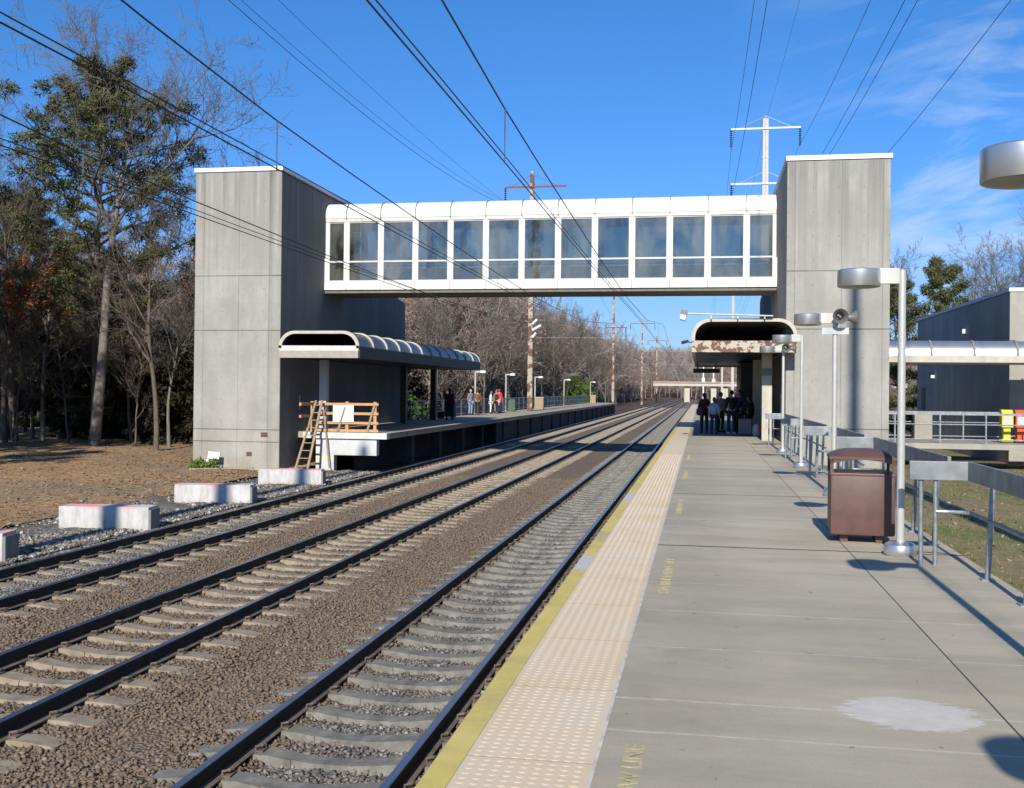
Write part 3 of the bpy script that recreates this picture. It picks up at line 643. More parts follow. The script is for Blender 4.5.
# ------------------------------------------------------------------ canopies along the platforms
def arch(x0,x1,z0,zt,r,e=0,n=8):
    f=[(x0-e,z0)]
    for k in range(n+1): t=math.pi/2*k/n; f.append((x0-e+r-r*math.cos(t),zt+e-r+r*math.sin(t)))
    return f+[(x0+x1-u,v) for u,v in f[::-1]]
def shell(outer,inner,axis,a,b,mi=0):
    n=len(outer); mb=MB()
    def P(u,v,t): return (u,t,v) if axis=='y' else (t,u,v)
    vs=[P(u,v,a) for u,v in outer]+[P(u,v,a) for u,v in inner]+[P(u,v,b) for u,v in outer]+[P(u,v,b) for u,v in inner]
    fs=[]
    for i in range(n-1):
        fs+=[(i,i+1,n+i+1,n+i),(2*n+i,3*n+i,3*n+i+1,2*n+i+1),(i,2*n+i,2*n+i+1,i+1),(n+i,n+i+1,3*n+i+1,3*n+i)]
    fs+=[(0,n,3*n,2*n),(n-1,3*n-1,4*n-1,2*n-1)]
    return mb.add(vs,fs,mi)
def canopy(x0,x1,y0,y1,zb,zf,zt,skin,rim,fas,label,ribs):
    c=empty('platform_canopy',((x0+x1)/2,y0,0),label,'canopy','canopies over the two platforms')
    r=.62
    build(shell(arch(x0,x1,zf,zt,r),arch(x0+.05,x1-.05,zf,zt-.05,r-.05),'y',y0+.1,y1-.05),'arched_roof',skin,c,True)
    for yy in (y0,y1-.1): build(shell(arch(x0,x1,zf,zt,r,.03),arch(x0+.08,x1-.08,zf,zt-.08,r-.08),'y',yy,yy+.1),'rim',rim,c,True)
    ny=ribs
    for k in range(1,ny):
        yy=y0+(y1-y0)*k/ny
        build(shell(arch(x0,x1,zf,zt,r,.045),arch(x0+.01,x1-.01,zf,zt-.01,r-.01),'y',yy-.05,yy+.05),'rib',rim if skin=='dark_glass_roof' else 'seam_grey',c,True)
    if fas=='white_dull':
        zm=zb+(zf-zb)*.6
        build(MB().box((x0,y0-.02,zb),(x1,y0+.12,zm)),'front_fascia','fascia_tan',c,bevel=.01); build(MB().box((x0,y0+.02,zm),(x1,y0+.12,zf)),'front_trim',fas,c)
    else: build(MB().box((x0-.03,y0-.02,zb),(x1+.03,y0+.12,zf)),'front_fascia',fas,c,bevel=.01)
    build(MB().box((x0-.03,y0+.12,zb),(x0+.09,y1,zf-.02)),'side_fascia','rib_cream' if fas!='white_dull' else 'fascia_dark',c)
    build(MB().box((x1-.09,y0+.12,zb),(x1+.03,y1,zf-.02)),'side_fascia','rib_cream' if fas!='white_dull' else 'fascia_dark',c)
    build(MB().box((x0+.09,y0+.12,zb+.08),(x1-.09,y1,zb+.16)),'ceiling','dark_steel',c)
    build(MB().box((x0+.09,y1-.1,zb),(x1-.09,y1,zf-.02)),'end_fascia',fas,c)
    return c
cR=canopy(-.30,3.20,37.0,59.0,3.12,3.52,4.26,'rib_cream','rib_cream','cream_rust','right platform canopy with a rust blotched cream front beam',12)
cL=canopy(-15.5,-12.42,37.0,58.6,2.86,3.32,3.84,'dark_glass_roof','rib_cream','white_dull','left platform canopy of dark panels and pale hoops beside the tower',12)
for y in (38.9,45.5,52.,58.): build(MB().box((2.17,y,0),(2.52,y+.35,3.13)),'column','rib_cream',cR,bevel=.01)
build(MB().box((2.16,38.89,2.35),(2.53,39.26,2.62)),'column_band','seam_grey',cR)
for y in (39.75,51.2,57.2): build(MB().box((-14.95,y,0),(-14.65,y+.3,2.87)),'column','sign_grey' if y<40 else 'dark_steel',cL,bevel=.01)
build(MB().box((-.4,55,2.72),(.95,55.1,2.95)).box((-.2,55.03,2.95),(-.15,55.08,3.2)).box((.7,55.03,2.95),(.75,55.08,3.2)),'hanging_sign','dark_steel',cR)
w=empty('shelter_and_shade_panel',(2.3,50,0),'dark shelter enclosure under the right canopy beyond the waiting people, with an added shade panel on the tower','shelter'); build(MB().box((1.8,49.5,0),(2.9,54.9,3.1)).box((2.86,39.4,0),(2.9,49.5,3.1)),'wall','dark_steel',w); build(MB().box((1.78,50.,.9),(1.8,54.4,2.3)),'window','dark_glass_roof',w)  # second box: thin dark sheet painting canopy shade onto the tower face
# floodlight on the canopy
f=empty('floodlight',(-.2,36.8,4.3),'grey box floodlight on a long arm over the corner of the right canopy','floodlight')
build(MB().tube([(2.4,36.85,4.36),(-.55,36.8,4.45)],.03,8),'arm','pale_steel',f,True)
build(MB().prism([(-.74,4.22),(-.55,4.18),(-.48,4.55),(-.70,4.58)],'y',36.68,36.9),'housing','horn_grey',f)
build(MB().prism([(-.735,4.26),(-.56,4.22),(-.53,4.38),(-.72,4.41)],'y',36.66,36.68),'lens','insul',f)
for x in (.3,1.2,2.1): build(MB().box((x,36.83,4.27),(x+.05,36.88,4.38)),'bracket','pale_steel',f)
g=empty('security_camera',(-.35,36.9,3.4),'small dark camera on the left end of the rusty beam','camera'); build(MB().tube([(-.33,36.98,3.45),(-.52,36.9,3.48)],.02,6),'bracket','dark_steel',g); build(MB().tube([(-.45,36.9,3.5),(-.66,36.8,3.44)],[.05,.06],10),'housing','cl_navy',g)

# ------------------------------------------------------------------ left platform
lp=bpy.data.objects.new('far_platform',None); lp.location=(-14,80,0); link(lp); lp['kind']='structure'
build(MB().box((-15.86,39.9,-.24),(-12.1,156,0)),'deck','platform_c',lp)
build(MB().box((-12.1,39.9,-.02),(-12.04,156,.0)),'edge_nosing','white_line',lp)
build(MB().box((-15.5,39.5,-.24),(-12.06,39.9,.0)),'end_slab','white_paint',lp,bevel=.01)
build(MB().prism([(-15.0,-1.7),(-14.25,-1.7),(-14.25,-.89),(-12.5,-.89),(-12.5,-.24),(-15.0,-.24)],'y',39.6,39.95),'end_wall','endwall_white',lp)
build(MB().box((-13.9,41,-2),(-13.6,156,-.24)),'rear_wall','under_shade',lp)
build(MB().box((-13.9,64,-2),(-12.5,156,-.24)),'platform_wall','under_shade',lp)
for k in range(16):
    y=66+k*5.6; build(MB().box((-12.5,y,-2),(-12.38,y+.5,-.24)),'buttress','under_shade',lp)
for k in range(4): build(MB().box((-12.9,44.5+k*5,-1.9),(-12.45,45+k*5,-.24)),'support_pier','under_shade',lp)
# timber barrier, ladder, notice
t=empty('timber_barrier',(-13.8,39.8,0),'orange timber temporary barrier across the left platform end','barrier')
for z in (1.12,.75,.38,.08): build(MB().box((-15.0,39.62,z-.05),(-12.45,39.66,z+.05)),'board','wood_new',t)
for x in (-13.75,-12.6,-15.2): build(MB().box((x-.06,39.66,0),(x+.06,39.75,1.22)),'upright','wood_new',t)
build(MB().bar((-14.1,39.6,.05),(-13.8,39.6,1.0),.08,.04).bar((-12.9,39.6,.02),(-12.6,39.6,1.1),.08,.04),'brace','wood_old',t)
build(MB().box((-15.2,38.3,1.06),(-15.12,39.7,1.18)).box((-15.2,38.3,.6),(-15.12,39.7,.7)),'side_board','wood_new',t)
tag(build(MB().box((-14.3,39.58,.42),(-13.45,39.6,1.08)),'notice_board','sign_white'),'white notice sheet fixed to the timber barrier','notice')
t=empty('wooden_ladder',(-15.1,38.1,-1.4),'wooden ladder leaning up to the left platform end','ladder')
A=Vector((-15.35,38.3,-1.45));B=Vector((-14.95,39.45,1.25))
for dx in (0,.5):
    build(MB().bar(A+Vector((dx*1.0,0,0)),B+Vector((dx*.5,0,0)),.09,.04),'side_rail','wood_old',t)
for k in range(9):
    u=.07+k*.108; a=A.lerp(B,u); b_=(A+Vector((.5,0,0))).lerp(B+Vector((.25,0,0)),u); build(MB().bar(a,b_,.09,.03),'rung','wood_old',t)
build(MB().bar((-14.35,39.35,-1.4),(-14.62,39.42,.9),.05,.05),'leg','wood_old',t)
# white concrete pier blocks
blocks=[((-13.2,21.85),2.05,'white concrete pier block, second from the left edge of the photo'),((-13.34,27.45),2.12,'white pier block with pink spray marks in the middle of its row'),((-13.46,33.3),2.1,'white pier block standing in front of the ladder'),((-13.6,17.3),2.1,'white pier block cut off by the left edge of the photo')]
for i,((x,y),ln,l) in enumerate(blocks):
    t=empty('pier_block',(x,y,-1.47),l,'concrete block','white pier blocks beside the far track',rz=R(8+i))
    build(MB().box((-ln/2,-.28,-.1),(ln/2,.28,.50)),'block','pier_white',t,rel=False,bevel=.015)
    build(MB().box((ln/2,-.27,-.1),(ln/2+.05,.27,.44)),'form_panel','seam_grey',t,rel=False)
for i,(x,y,z,a) in enumerate(((-18.35,37.6,-1.12,.1),(-18.5,37.4,-1.38,-.2))):
    o=build(MB().box((-.22,-.02,-.13),(.22,.02,.13)),'white_board','sign_white'); o.location=(x,y,z+.24); o.rotation_euler=(-.3,a,a); tag(o,('upper' if i==0 else 'lower')+' of two small white boards leaning at the foot of the left tower','board')
o=build(MB().bar((-19.,36.9,-1.36),(-16.6,37.3,-1.30),.12,.05),'plank','wood_old'); tag(o,'weathered plank lying at the foot of the left tower','plank')
mbv=[];
# shrub by the tower
def leaf_clump(r,centers,rad,per,size,flat=1.0,wd=.28):
    n=len(centers)*per; c=np.repeat(centers,per,0); d=r.normal(0,1,(n,3)); d/=np.linalg.norm(d,axis=1)[:,None]; p_=c+d*(rad*r.uniform(.2,1,n)**.6)[:,None]*np.array([1,1,flat])
    a=r.normal(0,1,(n,3)); a/=np.linalg.norm(a,axis=1)[:,None]; b_=np.cross(a,d); b_/=np.linalg.norm(b_,axis=1)[:,None]+1e-6
    s=size*r.uniform(.6,1.3,n)
    V=np.stack([p_-b_*(s*wd)[:,None],p_+b_*(s*wd)[:,None],p_+a*s[:,None]],1).reshape(-1,3)
    F=np.arange(n*3).reshape(-1,3); return V,F,r.uniform(0,1,n)
r=np.random.default_rng(11)
V,F,rd=leaf_clump(r,np.array([(-19+.25*i,37.3,-1.3+.1*(i%2)) for i in range(4)]),.25,220,.12)
o=meshobj('green_weed',fastmesh('green_weed',V,F,'bush_green',rd)); tag(o,'clump of green weeds at the left tower foot','weed')

# fence and lamps of the far platform
def bayfence(x,y0,y1,label,cat_,mat='galv',bay=2.5):
    t=empty('platform_fence',(x,y0,0),label,'fence')
    for z in (1.08,.6,.15): build(MB().box((x-.025,y0,z-.03),(x+.025,y1,z+.03)),'rail',mat,t)
    k=0; y=y0
    while y<=y1:
        build(MB().box((x-.035,y-.035,0),(x+.035,y+.035,1.1)),'post',mat,t)
        mb=MB()
        if y+bay<=y1:
            for q in range(1,9): mb.box((x-.01,y+q*bay/9-.01,.15),(x+.01,y+q*bay/9+.01,1.08))
            build(mb,'bar_panel',mat,t)
        y+=bay
    return t
bayfence(-15.75,56,156,'grey bar fence along the back of the far platform','f')
for i,(y,l) in enumerate(((73.5,'left platform lamp standing behind the two men'),(85.5,'left platform lamp just right of the person in red'),(101,'left platform lamp right behind the rusty mast'),(123,'left platform lamp, second from the platform end'),(153,'left platform lamp at the far platform end'))):
    t=empty('platform_lamp',(-15.9,y,0),l,'lamp','lamps along the left platform')
    build(MB().tube([(0,0,0),(0,0,3.05)],.07,10),'pole','pale_steel',t,True,rel=False)
    build(MB().lathe((.55,0,2.92),[(.2,0),(.23,.02),(.23,.18),(.2,.2)],18),'lamp_head','insul',t,True,rel=False)
    build(MB().box((.0,-.03,2.98),(.4,.03,3.08)),'arm','pale_steel',t,rel=False)
for (x,y,w_,h_,m_,l) in ((-15.2,63,.62,1.05,'black','black litter bin left of the waiting group on the far platform'),(-15.1,84,.6,1.05,'bollard_green','dark green litter bin right of the person in red')):
    t=empty('platform_bin',(x,y,0),l,'litter bin'); build(MB().box((-w_/2,-w_/2,.05),(w_/2,w_/2,h_*.85)),'bin_body',m_,t,rel=False,bevel=.02); build(MB().lathe((0,0,h_*.85),[(w_*.5,0),(w_*.5,.06),(w_*.3,.16)],12),'lid',m_,t,rel=False)
for (x,y,l) in ((-14.6,95.5,'tan equipment cabinet right of the rusty mast'),(-15.2,150.,'small tan cabinet near the far platform end')):
    t=empty('equipment_cabinet',(x,y,0),l,'cabinet'); build(MB().box((-.4,-.3,0),(.4,.3,1.05)),'housing','wood_old',t,rel=False,bevel=.02); build(MB().box((-.43,-.33,1.05),(.43,.33,1.12)),'cap','rib_cream',t,rel=False)
# bench under the left canopy
t=empty('platform_bench',(-15.2,60,0),'dark metal bench under the far end of the left canopy','bench')
build(MB().box((-.3,-1,.42),(.2,1,.47)),'seat','dark_steel',t,rel=False); build(MB().box((-.34,-1,.5),(-.3,1,.9)),'backrest','dark_steel',t,rel=False)
for y in (-.9,.9): build(MB().box((-.25,y-.03,0),(.15,y+.03,.42)),'leg','dark_steel',t,rel=False)

# ------------------------------------------------------------------ right hand walkway, tube canopy, building
t=empty('side_walkway',(13,41,0),'raised concrete walkway from the right tower to the dark building','walkway')
build(MB().box((6.42,39.8,-.22),(30,43.4,-.02)),'deck','plain_c',t,bevel=.01)
for x in (16,22): build(MB().box((x,41.2,-1.6),(x+.4,43,-.22)),'pier','plain_c',t)
rr_=empty('walkway_railing',(13,39.9,0),'three bar grey railing along the near side of the side walkway','railing')
rb=empty('walkway_railing',(13,43.2,0),'grey railing along the far side of the side walkway','railing')
for root,y in ((rr_,39.9),(rb,43.2)):
    build(MB().box((6.45,y-.03,1.0),(30,y+.03,1.08)),'top_rail','galv',root)
    for z in (.66,.12): build(MB().tube([(6.45,y,z),(30,y,z)],.025,6),'rail','galv',root)
    for k in range(15): build(MB().box((6.9+k*1.55,y-.025,-.02),(6.95+k*1.55,y+.025,1.0)),'post','galv',root)
t=empty('tube_canopy',(13,41,2.9),'silvery tube shaped roof over the side walkway, joined to the right tower','canopy')
def rp(e,zb=3.14):
    f=[]; 
    for k in range(9): a_=math.pi/2*k/8; f.append((40.3-e+.55-.55*math.cos(a_),3.16+e+.55*math.sin(a_)))
    return [(40.3-e,zb)]+f+[(83.4-u,v) for u,v in f[::-1]]+[(43.1+e,zb)]
build(MB().prism(rp(0),'x',6.42,30),'roof','alu',t,smooth=True)
for k in range(9): x=8.25+k*1.47; build(MB().prism(rp(.03),'x',x-.04,x+.04),'rib','pale_steel' if False else 'seam_grey',t,smooth=True)
build(MB().box((6.42,40.25,2.9),(30,43.15,3.14)),'fascia','rib_cream',t,bevel=.01)
for x in (15.5,21): build(MB().box((x,41.4,0),(x+.3,41.7,2.9)),'column','rib_cream',t)
t=empty('concrete_building',(20,50,-1),'dark ribbed concrete building with a pale front at the right edge','building')
build(MB().box((12.2,45,-2),(34,63.3,5.9)),'shell','plain_c',t)
build(MB().box((12.185,45.02,-2),(12.2,63.28,5.88)),'ribbed_side_wall','ribbed_light',t)
build(MB().box((12.13,44.95,5.9),(34.05,63.35,6.05)),'coping','coping',t)
build(MB().box((12.17,61,0),(12.19,62,2.1)),'door','dark_steel',t)
build(MB().box((11.95,58.5,2.6),(12.18,58.7,2.75)).box((12.0,52,4.6),(12.18,52.15,4.8)),'wall_light','insul',t)
o=build(MB().box((8.1,42.5,-.018),(8.75,42.9,.95)),'concrete_bench_wall','plain_c',bevel=.02); tag(o,'pale concrete block on the side walkway close to the right tower','block')
for x,m_,l in ((11.05,'yellow_plastic','yellow newspaper box on the side walkway'),(11.52,'red_plastic','orange red newspaper box on the side walkway'),(11.98,'dark_glass_roof','dark newspaper box at the right edge on the side walkway')):
    t=empty('newspaper_box',(x,41.2,0),l,'newspaper box','newspaper boxes on the side walkway')
    build(MB().box((-.2,-.2,.55),(.2,.2,1.05)).prism([(-.2,1.05),(.2,1.05),(.2,1.2),(-.08,1.2)],'x',-.2,.2),'housing',m_,t,rel=False,bevel=.02)
    build(MB().box((-.12,-.12,.12),(.12,.12,.55)),'pedestal',m_,t,rel=False); build(MB().box((-.2,-.2,0),(.2,.2,.12)),'base',m_,t,rel=False,bevel=.02)
    build(MB().box((-.14,-.21,.65),(.14,-.2,.95)),'window','sign_grey',t,rel=False)

# ------------------------------------------------------------------ masts and overhead line
def mast(x,y,ht,mat,arms,label,armmat,zb=-1.45,w=.42,cluster=False):
    t=empty('line_mast',(x,y,zb),label,'mast','masts of the overhead line')
    w2=w/2; tp=w*.36
    mb=MB(); n=12
    mb.add([(x-w2,y-w2,zb),(x+w2,y-w2,zb),(x+w2,y+w2,zb),(x-w2,y+w2,zb),(x-tp,y-tp,ht),(x+tp,y-tp,ht),(x+tp,y+tp,ht),(x-tp,y+tp,ht)],[(3,2,1,0),(4,5,6,7),(0,1,5,4),(1,2,6,5),(2,3,7,6),(3,0,4,7)])
    for k in range(n):   # flange plates standing proud so the shaft reads as built-up steel
        z=zb+(ht-zb)*(k+.5)/n; q=w2-(w2-tp)*(k+.5)/n
        mb.box((x-q-.02,y-q-.02,z-.05),(x+q+.02,y+q+.02,z+.05))
    build(mb,'shaft',mat,t)
    build(MB().lathe((x,y,ht),[(.12,0),(.16,.1),(.1,.22)],8),'cap','pale_steel',t)
    for (z,xl,xr,ins) in arms:
        a=build(MB().box((x+xl,y-.3,z-.07),(x+xr,y-.2,z+.07)),'crossarm',armmat,t)
        build(MB().tube([(x+xl*.8,y-.25,z),(x,y-.2,z+1.0)],.02,5).tube([(x+xr*.8,y-.25,z),(x,y-.2,z+1.0)],.02,5),'stay',armmat,t)
        for e in ins:
            mb=MB(); L_=1.5
            for k in range(8): mb.lathe((x+e,y-.25,z-.2-k*.17),[(.05,0),(.13,.04),(.05,.1)],8)
            mb.tube([(x+e,y-.25,z),(x+e,y-.25,z-1.6)],.03,6); build(mb,'insulator','insul_dark',a)
    if cluster:
        mb=MB()
        for dz,dx in ((0,.5),(-.5,.9),(-1.1,.4)):
            mb.tube([(x+.2,y-.4,7.2+dz),(x+.2+dx*.8,y-.4,7.6+dz)],.11,8)
        build(mb,'line_insulators','insul',t,True)
    return t
mast(-13.95,86,19.7,'pole_rust',[(18.6,-2.2,2.9,(-2.2,))],'rusty mast rising from the far platform, its top above the bridge roof','red_steel',zb=0,cluster=True)
mast(-14.0,170,19.4,'pole_rust',[(12,-1.2,2.2,(2.0,))],'second rusty mast left of the tracks, beyond the platform end','red_steel')
mast(-14.0,254,19.4,'pole_rust',[(18.,-2.8,3,(-2.8,3))],'third mast left of the tracks, in front of the far hill','red_steel')
mast(-14.0,338,19.4,'pole_rust',[(18.,-2.8,3,(-2.8,3))],'fourth and smallest mast left of the tracks','red_steel')
mast(4.9,86,23.6,'mast_pale',[(22.8,-2.7,2.7,(-2.7,2.65)),(18.4,-2.7,2.7,(-2.65,))],'white mast with two crossarms rising behind the right end of the bridge','pale_steel',w=.6)
mast(4.9,170,23.2,'mast_pale',[(20.5,-2.7,2.7,(-2.7,2.65)),(13.3,-.5,4.5,())],'second pale mast seen under the bridge beside the right tower','pale_steel')
mast(4.9,254,19.4,'mast_pale',[(18.,-2.7,2.7,())],'third mast right of the tracks','pale_steel')
mast(-13.02,2.8,21,'pole_rust',[],'mast behind the viewer left of the tracks','red_steel',w=.5)
mast(5.24,7.4,23.5,'mast_pale',[],'mast beside the viewer right of the platform','pale_steel',w=.5)
for (x,y,h,l) in ((-2.0+2.9,420,17,'thin white signal pole beyond the far end of the tracks'),(4.6,400,15,'thin white signal pole right of the track end')):
    t=empty('signal_pole',(x,y,-1.4),l,'signal pole'); build(MB().tube([(0,0,0),(0,0,h)],.28,8),'pole','insul',t,rel=False); build(MB().box((-.6,-.6,h*.42),(.6,.6,h*.42+1.6)),'signal_head','insul',t,rel=False)
def cat_z(y,kind):
    off={-3.05:0,-6.82:-.05,-10.28:-.5}[tx]*max(0,1-abs(y-14)/60)
    if kind=='contact': return 5.28+.03*math.sin(y*.15)
    if kind=='aux': return 5.38+.03*math.sin(y*.15)
    pts=[(-40,6.0),(3,6.95),(12,6.34),(17,6.08),(30,5.78),(43,5.62),(60,5.78),(86,7.2),(105,6.2),(128,5.8),(150,6.2),(170,7.2),(212,5.8),(254,7.2),(296,5.8),(338,7.2),(400,6)]
    for (a,b_),(c,d) in zip(pts,pts[1:]):
        if a<=y<=c: return b_+(d-b_)*(y-a)/(c-a)+off
    return 6
for tx,l in ((-3.05,'overhead line of the nearest track, passing under the middle of the bridge'),(-6.82,'overhead line of the middle track, crossing the left tower corner'),(-10.28,'overhead line of the farthest track, crossing in front of the left tower')):
    t=empty('overhead_line',(tx,20,5.3),l,'overhead line','overhead lines of the three tracks')
    ys=[-40+4*k for k in range(110)]
    for kind,nm,r_ in (('contact','contact_wire',.011),('aux','auxiliary_wire',.009),('mess','messenger_wire',.013)):
        build(MB().tube([(tx,y,cat_z(y,kind)) for y in ys],r_,5),nm,'wire',t)
    for y in (16.1,35,60,76,96,112,128): build(MB().tube([(tx,y,5.28),(tx,y,cat_z(y,'mess'))],.014 if y<30 else .008,5),'hanger','wire_pale',t)
def power(x,z,sag,label,r_=.014,y0=2.8,x2=None):
    pts=[]
    for k in range(-10,101):
        y=2+84*k/24.; u=((y-2)/84)%1; pts.append((x+(0 if x2 is None else 0),y,z-4*sag*u*(1-u)))
    tag(build(MB().tube(pts,r_,5),'power_line','wire'),label,'power line','power lines on the masts')
power(-16.3,17.2,2.1,'left power line ending at the long insulator of the rusty mast')
power(-16.3,17.5,2.0,'power line running close beside the left mast line',.010)
power(-14.2,16.0,1.2,'faint earth wire along the tops of the left masts',.008)
power(2.2,21.0,1.7,'power line from the upper left insulator of the white mast')
power(2.2,17.0,1.3,'power line from the lower left insulator of the white mast')
power(4.9,23.4,1.2,'thin earth wire along the tops of the right masts',.008)
power(7.4,21.2,1.7,'power line from the upper right insulator of the white mast')
power(7.0,17.0,1.3,'power line from the lower right arm of the white mast')
power(7.45,17.0,1.3,'power line right beside the lower right arm line')
power(10.0,16.0,1.2,'rightmost power line crossing the sky above the right tower')
for i,y in enumerate((86,170,254,338)):
    l=['nearest cross span wires between the masts','second cross span beyond the platform end','third cross span before the far hill','last cross span near the far bridge'][i]
    t=empty('cross_span',(-5,y,7),l,'cross span','cross spans between the masts')
    build(MB().tube([(-14,y,6.1),(4.9,y,6.1)],.014,5),'steady_wire','wire_pale',t)
    build(MB().tube([(-14+18.9*k/12,y,10.2-8*(k/12)*(1-k/12)) for k in range(13)],.012,5),'span_wire','wire_pale',t)
# far road bridge
t=empty('far_bridge',(5,330,0),'pale girder bridge over the tracks far away under the hill','bridge')
build(MB().box((-14.5,326,3.5),(60,332,4.4)),'girder','rib_cream',t)
build(MB().box((-14.5,325.8,4.4),(60,326,4.9)),'parapet','parapet_pink',t)
for x in (-5,3,6.5,14): build(MB().box((x,327,-2),(x+1.6,331,3.5)),'pier','rib_cream',t)
t=empty('far_station_building',(12,260,0),'white station building glimpsed under the right canopy','building')
build(MB().box((9.6,255,-1.5),(20,275,4.2)),'wall','white_paint',t); build(MB().box((9.2,254.5,4.2),(20.4,275.5,4.7)),'roof','rib_cream',t)
for k in range(4): build(MB().box((10.2+k*2.3,254.9,.5),(11.4+k*2.3,255,2.6)),'window','dark_glass_roof',t)

# ------------------------------------------------------------------ people
def person(x,y,face,label,top,legs,hair,skin='skin',h=1.7,shoes='shoe',pose=0,z=0,female=False,stride=.0,hold=0,longcoat=False):
    k=h/1.75; root=bpy.data.objects.new('person',None)
    J=dict(pel=(0,0,.95),spi=(0,.0,1.15),che=(0,0,1.36),nec=(0,.0,1.50),hea=(0,-.01,1.56))
    sh=.17 if female else .20; sw=.05
    a1={0:.05,1:-.18,2:-.05}[pose]
    P=[(0,0,.95),(0,.0,1.15),(0,.0,1.36),(0,0,1.48),(0,-.015,1.56)]
    E=[(0,1),(1,2),(2,3),(3,4)]; Rr=[(.15,.115),(.14,.10),(.155,.105),(.055,.055),(.05,.055)]
    def chain(frm,pts):
        last=frm
        for p_,r_ in pts: P.append(p_); Rr.append(r_); E.append((last,len(P)-1)); last=len(P)-1
        return last
    for s in (-1,1):
        st=stride*s
        chain(0,[((s*.10,st*.1,.86),(.095,.095)),((s*.11,st*.5-.01,.50),(.062,.065)),((s*.115,st+.02,.09),(.042,.045)),((s*.12,st-.12,.035),(.04,.035))])
        if s==1 and hold or pose==2: el=(s*(sh+.05),-.02,1.12); ha=(s*(sh-.06),-.28,1.15); fi=(s*(sh-.1),-.36,1.17)
        elif pose==1: el=(s*(sh+.07),.05,1.12); ha=(s*(sh+.02),-.12,.93); fi=(s*(sh-.01),-.17,.86)
        else: el=(s*(sh+.05),.03,1.12); ha=(s*(sh+.06),-.04,.86); fi=(s*(sh+.06),-.06,.78)
        chain(2,[((s*sh*.9,0,1.42),(.062,.06)),((el),(.045,.045)),(ha,(.027,.03)),(fi,(.02,.034))])
        hb=Vector(ha); fd=(Vector(fi)-hb).normalized()
        root.setdefault if False else None
    def grow(scale_add,vsel,name,mat,parent):
        me=bpy.data.meshes.new(name); idx={v:i for i,v in enumerate(vsel)}
        me.from_pydata([P[v] for v in vsel],[(idx[a],idx[b]) for a,b in E if a in idx and b in idx],[])
        o=bpy.data.objects.new(name,me); col.objects.link(o)
        md=o.modifiers.new('s','SKIN'); md.use_smooth_shade=True
        for i,v in enumerate(vsel):
            me.skin_vertices[0].data[i].radius=(Rr[v][0]+scale_add,Rr[v][1]+scale_add); 
        me.skin_vertices[0].data[0].use_root=True
        sd=o.modifiers.new('u','SUBSURF'); sd.levels=1; sd.render_levels=1
        bpy.context.view_layer.update()
        ev=bpy.data.meshes.new_from_object(o.evaluated_get(bpy.context.evaluated_depsgraph_get())); bpy.data.objects.remove(o)
        return ev
    body=grow(0,list(range(len(P))),'b',None,None)
    bm=bmesh.new(); bm.from_mesh(body)
    hd=bmesh.ops.create_uvsphere(bm,u_segments=14,v_segments=10,radius=1)['verts']
    for v in hd:
        q=v.co; zz=q.z; w=.075*(1-.22*max(0,-zz)); v.co=Vector((q.x*w,q.y*.095*(1-.1*max(0,-zz))-.015,1.64+zz*.118))
        if q.y<-.85 or True:
            pass
    def blob(c,r_):
        vs=bmesh.ops.create_uvsphere(bm,u_segments=6,v_segments=4,radius=1)['verts']
        for v in vs: v.co=Vector((c[0]+v.co.x*r_[0],c[1]+v.co.y*r_[1],c[2]+v.co.z*r_[2]))
    blob((0,-.115,1.625),(.012,.018,.022)); blob((0,-.1,1.585),(.024,.012,.007))
    for s in (-1,1): blob((s*.03,-.098,1.65),(.012,.01,.007)); blob((s*.075,-.01,1.64),(.01,.02,.03))
    # fingers
    hands=[i for i in range(len(P)) if Rr[i]==(.02,.034)]
    for hi in hands:
        par=[a for a,b_ in E if b_==hi][0]; d=(Vector(P[hi])-Vector(P[par])).normalized(); sd=d.cross(Vector((1,0,0))).normalized()
        c=Vector(P[hi])+d*.01
        for j,(o_,ln) in enumerate(((-.028,.06),(-.010,.072),(.009,.068),(.026,.052))):
            mb=MB(); b0_=c+sd*o_; mb.tube([b0_,b0_+d*ln*.5,b0_+d*ln*.9+Vector((0,.0,0))+sd.cross(d)*.012],[.009,.008,.006],5)
            vs=[bm.verts.new(v) for v in mb.v]; [bm.faces.new([vs[i] for i in f]) for f in mb.f]
        mb=MB(); b0_=c-d*.03-sd*.03; mb.tube([b0_,b0_-sd*.03+d*.02,b0_-sd*.035+d*.045],[.011,.009,.007],5)
        vs=[bm.verts.new(v) for v in mb.v]; [bm.faces.new([vs[i] for i in f]) for f in mb.f]
    me=bpy.data.meshes.new('person'); bm.to_mesh(me); bm.free(); me.materials.append(M[skin]); me.polygons.foreach_set('use_smooth',[True]*len(me.polygons))
    o=bpy.data.objects.new('person',me); link(o); tag(o,label,'person'); o.location=(x,y,z); o.rotation_euler=(0,0,face); o.scale=(k,k,k)
    n0=5
    legv=[0]+[i for i in range(n0,len(P)) if (i-n0)%8 in (0,1,2)]
    topv=[0,1,2]+[i for i in range(n0,len(P)) if (i-n0)%8 in (4,5,6)]
    sho=[i for i in range(n0,len(P)) if (i-n0)%8 in (2,3)]
    def shrink(vsel,add):  # clothing shells
        return grow(add,vsel,'c',None,None)
    keep=dict((i,P[i]) for i in range(len(P)))
    tm=shrink(legv,.014); tm.materials.append(M[legs]); q=meshobj('trousers',tm,o)
    # jacket starts a little below the pelvis
    P[0]=(0,0,.90 if not longcoat else .72); Rr[0]=(.165,.13) if not longcoat else (.19,.15)
    jm=shrink(topv,.026); jm.materials.append(M[top]); meshobj('jacket',jm,o)
